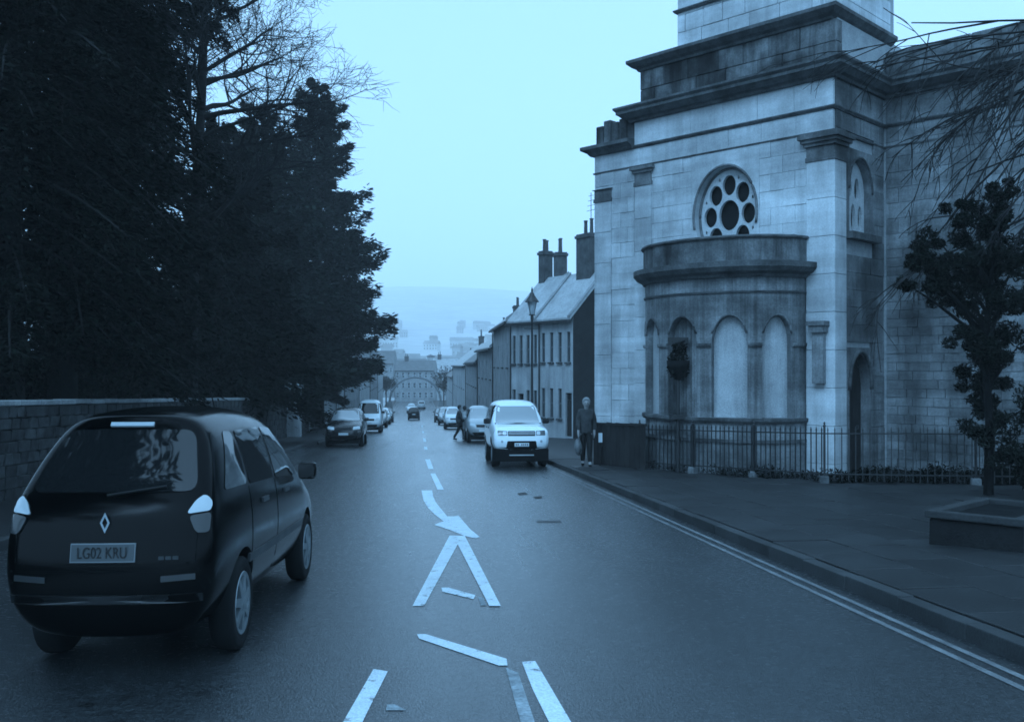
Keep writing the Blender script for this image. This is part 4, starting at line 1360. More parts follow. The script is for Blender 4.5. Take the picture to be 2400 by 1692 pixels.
def house(label, p0, p1, depth, zb, eave, ridge, cols, floors, wallm, roofm, chimneys=(), doors=(), gable_m=None, side=1, group=None, hip=0.0, win=(0.62, 1.35), name='terraced_house', verge=True):
    """facade from p0 (near end) to p1 (far end); the house lies to the right (side=1) or left (side=-1) of the street.
       local x along the facade, local +y into the house"""
    d = Vector((p1[0] - p0[0], p1[1] - p0[1], 0)); L = d.length
    if side == 1:
        o = thing(name, label, 'house', (p1[0], p1[1], 0), (0, 0, math.atan2(-d.y, -d.x)), group)   # x runs from far to near, +y ...
    else:
        o = thing(name, label, 'house', (p0[0], p0[1], 0), (0, 0, math.atan2(d.y, d.x)), group)
    # side=1 : x axis points to camera (-Y), so +y (left-hand rot) points to +X : into the house. side=-1: x axis points +Y, +y points to -X: into the house
    wl = MB()
    # openings
    ops = []
    fh = (eave - zb) / floors
    for fl in range(floors):
        for c in range(cols):
            xc = L * (c + .5) / cols
            if (c in doors) and fl == 0:
                hwd = min(.5, L / cols * .36); ops.append((xc - hwd, xc + hwd, zb + .1, zb + 2.25, 'door')); continue
            z0 = zb + fh * fl + (.95 if fl == 0 else .75)
            hh = min(win[1], fh - 1.05) if fl else min(win[1], fh - 1.15)
            ops.append((xc - win[0] / 2, xc + win[0] / 2, z0, z0 + hh, 'win'))
    xs = sorted(set([0, L] + [v for q in ops for v in q[:2]])); zs = sorted(set([zb - .6, eave] + [v for q in ops for v in q[2:4]]))
    for i in range(len(xs) - 1):
        for j in range(len(zs) - 1):
            xm, zm = (xs[i] + xs[i + 1]) / 2, (zs[j] + zs[j + 1]) / 2
            if any(q[0] < xm < q[1] and q[2] < zm < q[3] for q in ops): continue
            wl.quad((xs[i], 0, zs[j]), (xs[i + 1], 0, zs[j]), (xs[i + 1], 0, zs[j + 1]), (xs[i], 0, zs[j + 1]))
    RV = .14
    for (a, b, c, e, k) in ops:
        wl.quad((a, 0, c), (a, RV, c), (a, RV, e), (a, 0, e)); wl.quad((b, 0, c), (b, RV, c), (b, RV, e), (b, 0, e))
        wl.quad((a, 0, e), (b, 0, e), (b, RV, e), (a, RV, e)); wl.quad((a, 0, c), (b, 0, c), (b, RV, c), (a, RV, c))
    wl.build('wall', wallm, o)
    bwm = MB(); bwm.box(0, L, depth - .02, depth, zb - .6, eave); bwm.build('rear_wall', wallm, o)
    for k, x in enumerate((0, L)):
        g = MB()
        if hip > 0: lp = [(x, 0, zb - .6), (x, depth, zb - .6), (x, depth, eave), (x, 0, eave)]
        else: lp = [(x, 0, zb - .6), (x, depth, zb - .6), (x, depth, eave), (x, depth / 2, ridge), (x, 0, eave)]
        g.prism(lp, (-.02 if k == 0 else 0.0, 0, 0), (0.0 if k == 0 else .02, 0, 0))
        near = (k == 1) if side == 1 else (k == 0)
        g.build('gable_wall', (gable_m if (near and gable_m) else wallm), o)
    rf = MB(); e = .22; th = .10
    sl = (ridge - eave) / (depth / 2)
    x0, x1 = -.06, L + .06
    def plane(sgn):
        ya, yb_ = (-e, depth / 2) if sgn > 0 else (depth + e, depth / 2)
        za = eave - e * sl + .05; zb2 = ridge + .05
        ha = hip if sgn else 0
        a, b, c, d_ = (x0, ya, za), (x1, ya, za), (x1 - hip, yb_, zb2), (x0 + hip, yb_, zb2)
        n = len(rf.v)
        up = (0, 0, th)
        P = [a, b, c, d_]
        rf.add(P + [(p[0], p[1], p[2] + th) for p in P], [(0, 1, 2, 3), (7, 6, 5, 4), (0, 4, 5, 1), (1, 5, 6, 2), (2, 6, 7, 3), (3, 7, 4, 0)])
    plane(1); plane(-1)
    if hip > 0:
        for xx, s in ((x0, 1), (x1, -1)):
            za = eave - e * sl + .05 + th
            rf.add([(xx, -e, za), (xx, depth + e, za), (xx + s * hip, depth / 2, ridge + .05 + th)], [(0, 1, 2)])
    roof = rf.build('roof', roofm, o)
    if verge:
        v = MB()
        for xx in ((x1 - .12,) if side == 1 else (x0 + .12,)):
            v.prism([(xx - .1, -e - .02, eave - e * sl + .12), (xx + .1, -e - .02, eave - e * sl + .12), (xx + .1, -e - .02, eave - e * sl + .26), (xx - .1, -e - .02, eave - e * sl + .26)], (0, 0, 0), (0, depth / 2 + e, ridge - eave + e * sl))
        if hip == 0: v.build('verge_coping', M['coping'], roof)
    for xx in (.06, ):
        dp = MB(); dp.tube([(xx, -.06, zb), (xx, -.06, eave - .25), (xx, -e, eave - .1)], .04, 5); dp.build('downpipe', M['gutter'], o)
    gt = MB(); gt.box(-.02, L + .02, -e - .12, -e + .0, eave - e * sl - .07, eave - e * sl + .05)
    gt.build('gutter', M['gutter'], roof)
    for (fx, w_, dpt, hh, pots) in chimneys:
        cb = MB(); xx = L * fx
        cb.box(xx - w_ / 2, xx + w_ / 2, depth / 2 - dpt / 2, depth / 2 + dpt / 2, ridge - .5, ridge + hh)
        cb.box(xx - w_ / 2 - .06, xx + w_ / 2 + .06, depth / 2 - dpt / 2 - .06, depth / 2 + dpt / 2 + .06, ridge + hh - .22, ridge + hh - .08)
        ch = cb.build('chimney', M['chimney'], o)
        for k in range(pots):
            pm = MB(); xo = xx + w_ * ((k + .5) / pots - .5) * .85
            hp = random.uniform(.5, .85)
            pm.lathe([(.10, ridge + hh), (.085, ridge + hh + hp), (.11, ridge + hh + hp), (.11, ridge + hh + hp + .06), (0, ridge + hh + hp + .06)], 8, c=(xo, depth / 2, 0))
            pm.build('chimney_pot', M['chimney'], ch, smooth=False)
    if 'next to the church' in label:
        fx, w_, dpt, hh, pots = chimneys[0]
        am = MB(); xx = L * fx + .2
        am.tube([(xx, depth / 2, ridge + hh - .5), (xx, depth / 2, ridge + hh + 2.1)], .02, 5)
        for kk in range(4): am.tube([(xx - .35 + kk * .05, depth / 2, ridge + hh + 1.2 + kk * .25), (xx + .35 - kk * .05, depth / 2, ridge + hh + 1.2 + kk * .25)], .012, 4)
        am.build('aerial', M['gutter'], o)
    for (a, b, c, e_, k) in ops:
        if k == 'win': window_part(o, (a + b) / 2, c, b - a, e_ - c, y=RV - .05)
        else:
            dm = MB(); dm.box(a + .02, b - .02, RV - .05, RV, c, e_ - .35); dd = dm.build('door', M['wood_dark'] if True else None, o)
            fm = MB(); fm.box(a + .02, b - .02, RV - .04, RV - .01, e_ - .33, e_ - .02); fm.build('fanlight', M['glass'], dd)
            hm = MB(); hm.box(a + .12, a + .16, RV - .10, RV - .05, c + .95, c + 1.05); hm.build('handle', M['chrome'], dd)
    return o

# nearest terrace houses on the right: turned towards the street corner, dark gable towards the church
p0 = at(1343, 46.0); p1 = at(1264, 48.4); p1b = at(1263, 48.45); p2 = at(1197, 50.6)
house('pale terraced house with a dark gable next to the church', p0, p1, 4.2, zr(46) + .1, 4.02, 6.25, 4, 2, M['render_wall'], M['slate'],
      chimneys=[(0.50, 1.15, .75, 2.1, 2)], doors=(3,), gable_m=M['gable'], group='terraced houses below the church', win=(.30, 1.5))
house('pale terraced house with tall chimney behind the street lamp', p1b, p2, 4.2, zr(49) + .1, 4.02, 6.25, 4, 2, M['render_wall'], M['slate'],
      chimneys=[(0.12, .5, .6, 1.6, 2)], doors=(1,), group='terraced houses below the church', hip=0.0, win=(.30, 1.5))
p3 = at(1156, 66.0)
p2b = at(1196, 51.2)
house('grey terraced house, third down from the church', p2b, p3, 6.5, zr(60) + .1, 4.1, 6.5, 4, 2, M['brick_wall'], M['slate'],
      chimneys=[(0.75, .8, .7, 1.7, 2)], doors=(2,), group='terraced houses below the church')
p4 = at(1120, 80.0); p3b = at(1155, 66.3)
house('grey terraced house with a lower roof, fourth down from the church', p3b, p4, 6.5, zr(73) + .1, 2.9, 5.4, 4, 2, M['brick_wall'], M['slate'],
      chimneys=[(0.1, .9, .7, 1.2, 2)], doors=(1,), gable_m=M['gable'], group='terraced houses below the church')
p5 = at(1092, 104.0); p4b = at(1119, 80.3)
house('dim terraced house, fifth down from the church', p4b, p5, 6.5, zr(92) + .1, 1.9, 4.4, 6, 2, M['brick_wall'], M['slate_dark'],
      chimneys=[(0.5, .9, .7, 1.2, 2)], doors=(2,), gable_m=M['gable'], group='terraced houses below the church')
p6 = at(1062, 140.0); p5b = at(1090, 106.0)
house('hazy pale house past the terrace on the church side', p5b, p6, 7, zr(122) + .1, 1.6, 4.4, 7, 2, M['render_wall'], M['slate'],
      chimneys=[(0.3, .9, .7, 1.2, 2)], group='terraced houses below the church', verge=False)
p7 = at(1046, 178.0); p6b = at(1061, 142.0)
house('faint house at the foot of the hill on the church side', p6b, p7, 7, zr(160) + .1, -.2, 2.4, 6, 2, M['render_wall'], M['slate_dark'],
      chimneys=[(0.6, .9, .7, 1.2, 2)], group='terraced houses below the church', verge=False)
# signs on the dark gable
for zz, w, lab in ((2.13, .56, 'narrow white board, upper of two on the dark gable'), (1.47, .40, 'narrow white board, lower of two on the dark gable')):
    mb = MB(); mb.box(-w / 2, w / 2, -.05, 0, -.045, .045)
    me = bevel_mesh(mb.mesh('sign_board'), .008, 1); me.materials.append(M['notice'])
    tag(link('sign_board', me, None, None, loc=(8.64 + .52 * .03, 46.12 - .85 * .03, zz), rot=(0, 0, math.atan2(.52, .85))), lab, 'sign')
# left terrace beyond the trees
lx = -6.6
def lp(y, x=-6.3): return (x, y)
house('tall pale house just past the trees', lp(78, -6.6), lp(84, -6.4), 8, zr(77) + .1, 3.2, 6.0, 4, 3, M['render_wall'], M['slate_dark'], chimneys=[(.5, .9, .7, 1.4, 2)], side=-1, group='houses on the garden side', doors=(1,), verge=False)
house('grey house second past the trees', lp(84.3, -6.4), lp(102, -6.2), 8, zr(93) + .1, 4.0, 6.8, 5, 3, M['brick_wall'], M['slate'], chimneys=[(.2, .9, .7, 1.4, 2)], side=-1, group='houses on the garden side', doors=(2,), verge=False)
house('pale tall house third past the trees', lp(102.3, -6.2), lp(122, -6.0), 8, zr(112) + .1, 4.6, 7.4, 5, 3, M['render_wall'], M['slate'], chimneys=[(.6, .9, .7, 1.4, 2)], side=-1, group='houses on the garden side', doors=(2,), verge=False)
house('hazy grey house fourth past the trees', lp(122.3, -6.0), lp(146, -6.0), 8, zr(134) + .1, 4.4, 7.2, 6, 3, M['brick_wall'], M['slate_dark'], chimneys=[(.4, .9, .7, 1.4, 2)], side=-1, group='houses on the garden side', verge=False)
house('faint pale house at the foot of the hill on the garden side', lp(146.3, -6.0), lp(176, -6.2), 8, zr(160) + .1, 3.2, 6.2, 7, 3, M['render_wall'], M['slate_dark'], chimneys=[(.4, .9, .7, 1.4, 2)], side=-1, group='houses on the garden side', verge=False)

# cross-street blocks closing the view
def block(label, sxa, sxb, d, eave, ridge, cols, floors, wm, rm, depth=9):
    a = at(sxa, d); b = at(sxb, d)
    # facade faces the camera: treat as right-hand house turned square-on (x axis from left to right)
    dv = Vector((b[0] - a[0], b[1] - a[1], 0))
    return house(label, b, a, depth, zr(d) - .1, eave, ridge, cols, floors, wm, rm, side=1, group='buildings closing the street', chimneys=[(.25, 1., .8, 1.2, 2)], verge=False)
block('grey flat fronted building closing the street beyond the bridge', 925, 1018, 232, 0.2, 2.6, 7, 3, M['brick_wall'], M['slate_dark'])
block('pale gabled building beside the tall white gable end', 1012, 1072, 250, -.4, 3.2, 5, 3, M['render_wall'], M['slate'])
block('wide dim building behind the left hand terrace', 850, 922, 262, 2.0, 5.5, 6, 3, M['brick_wall'], M['slate_dark'])
# tall white gable end
a = at(1009, 262)
wg = thing('white_tower', 'slim white rendered stair tower rising at the end of the street', 'tower', (a[0], a[1], zr(262) - .3), (0, 0, .1))
mb = MB(); mb.box(-.9, .9, -1, 1, 0, 11.4); mb.build('shaft', M['render_wall'], wg)
mb = MB(); mb.box(-1.05, 1.05, -1.15, 1.15, 11.4, 11.7); mb.lathe([(1.3, 11.7), (0, 12.2)], 4); mb.build('cap', M['slate_dark'], wg)

# arched footbridge over the street
br = thing('arched_bridge', 'hazy arched iron footbridge spanning the bottom of the street', 'bridge', (-.2, 182, zr(182)))
HWB, HB = 4.9, 6.4
arc = [(HWB * math.cos(a), 0, 1.6 + (HB - 1.6) * math.sin(a)) for a in np.linspace(0, math.pi, 28)]
for yy in (-.9, .9):
    mb = MB(); mb.tube([(x, yy, z) for x, _, z in arc], .22, 6); mb.build('arch', M['green_iron'], br)
mb = MB()
for (p, q) in zip(arc[:-1], arc[1:]):
    mb.add([(p[0], -.8, p[2] + .1), (p[0], .8, p[2] + .1), (q[0], .8, q[2] + .1), (q[0], -.8, q[2] + .1), (p[0], -.8, p[2] - .05), (p[0], .8, p[2] - .05), (q[0], .8, q[2] - .05), (q[0], -.8, q[2] - .05)], [(0, 1, 2, 3), (7, 6, 5, 4), (0, 3, 7, 4), (1, 5, 6, 2)])
mb.build('deck', M['green_iron'], br)
for s in (-1, 1):
    mb = MB(); mb.box(s * HWB - .5, s * HWB + .5, -1.2, 1.2, -.5, 1.7); mb.build('abutment', M['brick_wall'], br)

# hillside town in the haze
def far_house_meshes():
    out = []
    for (w, d, h, r) in ((8, 7, 5.5, 3), (14, 8, 6, 3), (22, 9, 8, 3.2), (7, 6, 8, 2.5)):
        a = MB(); a.box(-w / 2, w / 2, -d / 2, d / 2, -3, h)
        b = MB(); b.prism([(-w / 2 - .3, -d / 2 - .4, h), (-w / 2 - .3, d / 2 + .4, h), (-w / 2 - .3, 0, h + r)], (0, 0, 0), (w + .6, 0, 0))
        c = MB()
        n = max(2, int(w / 2.4))
        for fl in range(2):
            for k in range(n):
                x = -w / 2 + w * (k + .5) / n
                c.box(x - .5, x + .5, -d / 2 - .03, -d / 2 + .1, 1 + fl * 2.6, 2.4 + fl * 2.6)
        ma, mb_, mc = a.mesh('far_wall'), b.mesh('far_roof'), c.mesh('far_windows')
        ma.materials.append(M['far_wall']); mb_.materials.append(M['far_roof']); mc.materials.append(M['glass'])
        out.append((ma, mb_, mc))
    return out
FH = far_house_meshes()
rg = random.Random(77)
for i in range(90):
    d = 280 + 1000 * rg.random() ** 1.7
    sx = rg.uniform(770, 1180)
    x, y = at(sx, d)
    if y < 300 and -9 < x < 9: continue
    h = thing('far_house', 'pale house fading into haze on the far hillside', 'house', (x, y, hz(x, y)), (0, 0, rg.uniform(-.5, .5)), 'houses on the hazy hillside')
    a, b, c = rg.choice(FH)
    link('wall', a, None, h); link('roof', b, None, h); link('windows', c, None, h)
# rounded bare / leafy trees in the valley
def round_tree(label, x, y, z, h, r, seed, n=2600, mat='shrub', grp='trees in the valley'):
    t = thing('valley_tree', label, 'tree', (x, y, z), group=grp)
    rg2 = np.random.RandomState(seed)
    mb = MB(); mb.tube([(0, 0, -.5), (0, 0, h * .45), (.1, 0, h * .8)], [.18, .14, .05], 6)
    for k in range(8):
        a = rg2.uniform(0, 6.28)
        mb.tube([(0, 0, h * .4), (math.cos(a) * r * .5, math.sin(a) * r * .5, h * .65), (math.cos(a) * r * .85, math.sin(a) * r * .85, h * rg2.uniform(.6, .95))], [.08, .05, .02], 4)
    mb.build('trunk', M['bark'], t)
    cs = [((rg2.uniform(-r, r) * .6, rg2.uniform(-r, r) * .6, h * rg2.uniform(.5, .9)), (r * .45, r * .45, r * .4), 1) for _ in range(9)]
    link('crown', quads_mesh('crown', leaf_cloud(cs, n, .16, rg2, .4), 4, M[mat]), None, t)
for i, (sx, d, h, r, lab) in enumerate([(1066, 172, 8.5, 3.2, 'rounded tree above the parked cars on the church side'), (1040, 205, 8, 3, 'rounded tree beside the arched bridge'), (905, 200, 8.5, 2.6, 'thin tree at the far end of the garden side houses'), (1100, 245, 10, 4, 'dim tree behind the church side houses'), (880, 300, 12, 4, 'faint tall tree behind the garden side roofs'), (980, 320, 10, 4, 'faint tree behind the building closing the street')]):
    x, y = at(sx, d)
    round_tree(lab, x, y, zr(y) - .2 if y < 330 else hz(x, y), h, r, 200 + i)
x, y = at(1137, 84)
conifer('cypress_tree', 'dark narrow conifer behind the lower terrace roofs', x + 1.2, y, 8.3, 1.0, 50, 6000, M['needles'], 61, droop=.2, upturn=.5, z0f=.05, leaf=.26, shape=lambda f: (1 - f) ** .35)

# ================================================================== VEHICLES
def subsurf_mesh(me, lv):
    o = bpy.data.objects.new('tmp', me); COL.objects.link(o)
    md = o.modifiers.new('s', 'SUBSURF'); md.levels = lv; md.render_levels = lv
    dg = bpy.context.evaluated_depsgraph_get()
    out = bpy.data.meshes.new_from_object(o.evaluated_get(dg))
    bpy.data.objects.remove(o, do_unlink=True)
    return out

def cut_arches(me, axles, r, halfw, zc, depth=.34):
    o = bpy.data.objects.new('tmp', me); COL.objects.link(o)
    cut = MB()
    for ya in axles:
        for s in (-1, 1):
            cut.lathe([(0, 0), (r, 0), (r, s * depth * 2), (0, s * depth * 2)], 28, c=(s * (halfw - depth), ya, zc), axis='x')
    cm = bpy.data.meshes.new('cut'); cm.from_pydata(cut.v, [], cut.f)
    bm = bmesh.new(); bm.from_mesh(cm); bmesh.ops.remove_doubles(bm, verts=bm.verts, dist=1e-5); bmesh.ops.recalc_face_normals(bm, faces=bm.faces); bm.to_mesh(cm); bm.free()
    cm.materials.append(M['black_plastic'])
    co = bpy.data.objects.new('tmpc', cm); COL.objects.link(co)
    md = o.modifiers.new('b', 'BOOLEAN'); md.operation = 'DIFFERENCE'; md.object = co; md.solver = 'EXACT'
    try: md.material_mode = 'TRANSFER'
    except Exception: pass
    dg = bpy.context.evaluated_depsgraph_get()
    out = bpy.data.meshes.new_from_object(o.evaluated_get(dg))
    bpy.data.objects.remove(o, do_unlink=True); bpy.data.objects.remove(co, do_unlink=True)
    if len(out.polygons) < len(me.polygons) * .5: return me
    return out

class Car:
    def __init__(s, rings, name, label, cat, paint, lv=2, crease=None, group=None):
        s.paint = paint
        s.root = thing(name, label, cat, group=group)
        nh = len(rings[0]); V = []; Fc = []
        idx = []
        for rg_ in rings:
            row = []
            for (x, y, z) in rg_:
                row.append(len(V)); V.append((x, y, z))
            mir = []
            for j, (x, y, z) in enumerate(rg_):
                if j == 0 or j == nh - 1: mir.append(row[j])
                else: mir.append(len(V)); V.append((-x, y, z))
            idx.append((row, mir))
        for i in range(len(rings) - 1):
            (a, am), (b, bm_) = idx[i], idx[i + 1]
            for j in range(nh - 1):
                Fc.append((a[j], b[j], b[j + 1], a[j + 1]))
                Fc.append((am[j], am[j + 1], bm_[j + 1], bm_[j]))
        for e, (row, mir) in ((0, idx[0]), (1, idx[-1])):
            # end cap with a middle column that bulges a little
            mid = [row[0]]
            for j in range(1, nh - 1):
                p = Vector(V[row[j]]); mid.append(len(V)); V.append((0, p.y + (-.05 if e == 0 else .06) * (1 if j < nh - 2 else .4), p.z))
            mid.append(row[-1])
            for j in range(nh - 1):
                q1 = [row[j], row[j + 1], mid[j + 1], mid[j]]; q2 = [mir[j], mid[j], mid[j + 1], mir[j + 1]]
                for q in (q1, q2):
                    u = []
                    for t in q:
                        if t not in u: u.append(t)
                    if len(u) >= 3: Fc.append(tuple(u) if e == 0 else tuple(u[::-1]))
        me = bpy.data.meshes.new('body'); me.from_pydata(V, [], Fc); me.update()
        bm = bmesh.new(); bm.from_mesh(me); bmesh.ops.recalc_face_normals(bm, faces=bm.faces); bm.to_mesh(me); bm.free()
        me.materials.append(paint)
        s.me = subsurf_mesh(me, lv)
        s.me.polygons.foreach_set('use_smooth', [True] * len(s.me.polygons))
        s.bvh = BVHTree.FromPolygons([v.co.copy() for v in s.me.vertices], [tuple(p.vertices) for p in s.me.polygons])
    def finish(s, axles, r, halfw, zc, arch=True):
        if arch: s.me = cut_arches(s.me, axles, r, halfw, zc)
        s.me.polygons.foreach_set('use_smooth', [True] * len(s.me.polygons))
        try:
            s.me.set_sharp_from_angle(angle=R(42))
        except Exception: pass
        s.me.name = 'body'
        link('body', s.me, None, s.root)
    def hit(s, o, d):
        h = s.bvh.ray_cast(Vector(o), Vector(d))
        return h[0], h[1]
    def patch(s, name, origin, ax, ay, d, pts, m, off=.006, rings=4, round_=.0, parent=None, n_round=4):
        """project polygon pts (in the plane origin + u*ax + v*ay) along d on the body, offset outward"""
        ax, ay, d, origin = Vector(ax), Vector(ay), Vector(d), Vector(origin)
        if round_ > 0:
            q = []
            n = len(pts)
            for i in range(n):
                p = Vector(pts[i]); a = Vector(pts[i - 1]); b = Vector(pts[(i + 1) % n])
                r_ = min(round_, (a - p).length * .45, (b - p).length * .45)
                pa = p + (a - p).normalized() * r_; pb = p + (b - p).normalized() * r_
                for k in range(n_round + 1):
                    t = k / n_round
                    q.append((pa * (1 - t) ** 2 + p * 2 * t * (1 - t) + pb * t * t))
            pts = q
        else: pts = [Vector(p) for p in pts]
        # subdivide long edges
        q = []
        for i in range(len(pts)):
            a, b = pts[i], pts[(i + 1) % len(pts)]
            k = max(1, int((b - a).length / .09))
            for j in range(k): q.append(a.lerp(b, j / k))
        pts = q
        c = sum(pts, Vector((0, 0))) / len(pts)
        n = len(pts)
        V = []; Fc = []
        levels = [i / rings for i in range(1, rings + 1)]
        def proj(p, o_):
            h, nr = s.hit(origin + ax * p.x + ay * p.y, d)
            if h is None: return None
            if nr.dot(d) > 0: nr = -nr
            return h + nr * o_
        p0 = proj(c, off)
        if p0 is None: return None
        V.append(p0)
        last = p0
        for f in levels:
            for p in pts:
                h = proj(c.lerp(p, f), off)
                if h is None: h = last
                V.append(h); last = h
        for p in pts:                       # skirt back into the body
            h = proj(p, -.012)
            V.append(h if h is not None else last)
        for i in range(n):
            Fc.append((0, 1 + i, 1 + (i + 1) % n))
        for r_ in range(rings):
            for i in range(n):
                a = 1 + r_ * n
                Fc.append((a + i, a + n + i, a + n + (i + 1) % n, a + (i + 1) % n))
        me = bpy.data.meshes.new(name); me.from_pydata([tuple(v) for v in V], [], Fc); me.update()
        bm = bmesh.new(); bm.from_mesh(me); bmesh.ops.recalc_face_normals(bm, faces=bm.faces)
        # make sure the outside faces outward
        if bm.faces:
            bm.faces.ensure_lookup_table()
            if bm.faces[0].normal.dot(d) > 0:
                bmesh.ops.reverse_faces(bm, faces=bm.faces)
        bm.to_mesh(me); bm.free()
        me.polygons.foreach_set('use_smooth', [True] * len(me.polygons))
        me.set_sharp_from_angle(angle=R(38))
        return link(name, me, m, parent or s.root)
    def rear(s, name, pts, m, **k): return s.patch(name, (0, -3, 0), (1, 0, 0), (0, 0, 1), (0, 1, 0), pts, m, **k)
    def front(s, name, pts, m, **k): return s.patch(name, (0, 9, 0), (1, 0, 0), (0, 0, 1), (0, -1, 0), pts, m, **k)
    def side(s, name, pts, m, sg=1, **k): return s.patch(name, (3 * sg, 0, 0), (0, 1, 0), (0, 0, 1), (-sg, 0, 0), pts, m, **k)
    def wheel(s, y, z, r, w, halfw, rim=.66, spokes=7, m_rim=None):
        for sg in (-1, 1):
            xo = sg * (halfw - .012)
            t = MB()
            t.lathe([(r * rim * .92, -w), (r * .88, -w), (r * .97, -w * .85), (r, -w * .5), (r, -w * .1), (r * .97, 0), (r * .9, .012), (r * rim, .006), (r * rim * .92, -.03), (r * rim * .92, -w)], 32, axis='x')
            ty = t.mesh('wheel', True)
            ty.materials.append(M['tyre'])
            o = link('wheel', ty, None, s.root, loc=(xo, y, z), rot=(0, 0, 0 if sg > 0 else math.pi))
            rm = MB(); rr = r * rim
            rm.lathe([(rr * 1.0, .004), (rr * .98, .012), (rr * .86, .004), (rr * .84, -.03)], 32, axis='x')
            for k in range(spokes):
                a = 2 * math.pi * k / spokes + .3
                ca, sa = math.cos(a), math.sin(a)
                def P(x, u, v): return (x, u * ca - v * sa, u * sa + v * ca)
                w0, w1 = rr * .16, rr * .11
                rm.add([P(.018, rr * .14, -w0), P(.018, rr * .14, w0), P(.006, rr * .9, w1), P(.006, rr * .9, -w1), P(-.03, rr * .14, -w0), P(-.03, rr * .14, w0), P(-.03, rr * .9, w1), P(-.03, rr * .9, -w1)],
                       [(0, 1, 2, 3), (0, 3, 7, 4), (1, 5, 6, 2), (2, 6, 7, 3)])
            rm.lathe([(0, .028), (rr * .12, .026), (rr * .22, .016), (rr * .22, -.03)], 16, axis='x')
            rmo = rm.build('rim', m_rim or M['alloy'], o)
            dm = MB(); dm.lathe([(0, -.06), (rr * .95, -.06)], 20, axis='x'); dm.build('brake_disc', M['void'], o)
    def box(s, name, x0, x1, y0, y1, z0, z1, m, bev=.0, parent=None):
        mb = MB(); mb.box(x0, x1, y0, y1, z0, z1); me = mb.mesh(name)
        if bev: bevel_mesh(me, bev, 2)
        return link(name, me, m, parent or s.root)
    def mirror(s, y, z, halfw, m):
        for sg in (-1, 1):
            mb = MB(); mb.box(-.10, .10, -.06, .06, -.075, .075)
            me = bevel_mesh(mb.mesh('wing_mirror'), .045, 3); me.polygons.foreach_set('use_smooth', [True] * len(me.polygons))
            o = link('wing_mirror', me, m, s.root, loc=(sg * (halfw + .09), y, z))
            mb = MB(); mb.box(-.085, .085, -.066, -.061, -.06, .06); mb.build('mirror_glass', M['glass'], o)

def ring(yb, ym, ysh, ybt, yrf, zb, zm, zsh, zbt, zre, zrf, ws, wm, wsh, wb, wr):
    return [(0, yb, zb), (ws * .95, yb, zb), (wm, ym, zm), (wsh, ysh, zsh), (wb, ybt, zbt), (wr, yrf, zre), (wr * .62, yrf - 0, zrf), (0, yrf, zrf + .012)]

def place(c, x, y, yaw=0.0, dz=0.0):
    c.root.location = (x, y, zr(y) + dz)
    sl = -SANG if y < 110 else -SANG * max(0, (210 - y) / 100)
    c.root.rotation_euler = (sl if abs(yaw) < 1.5 else -sl, 0, yaw)

def center(rings, L):
    return [[(x, y - L / 2, z) for (x, y, z) in r_] for r_ in rings]

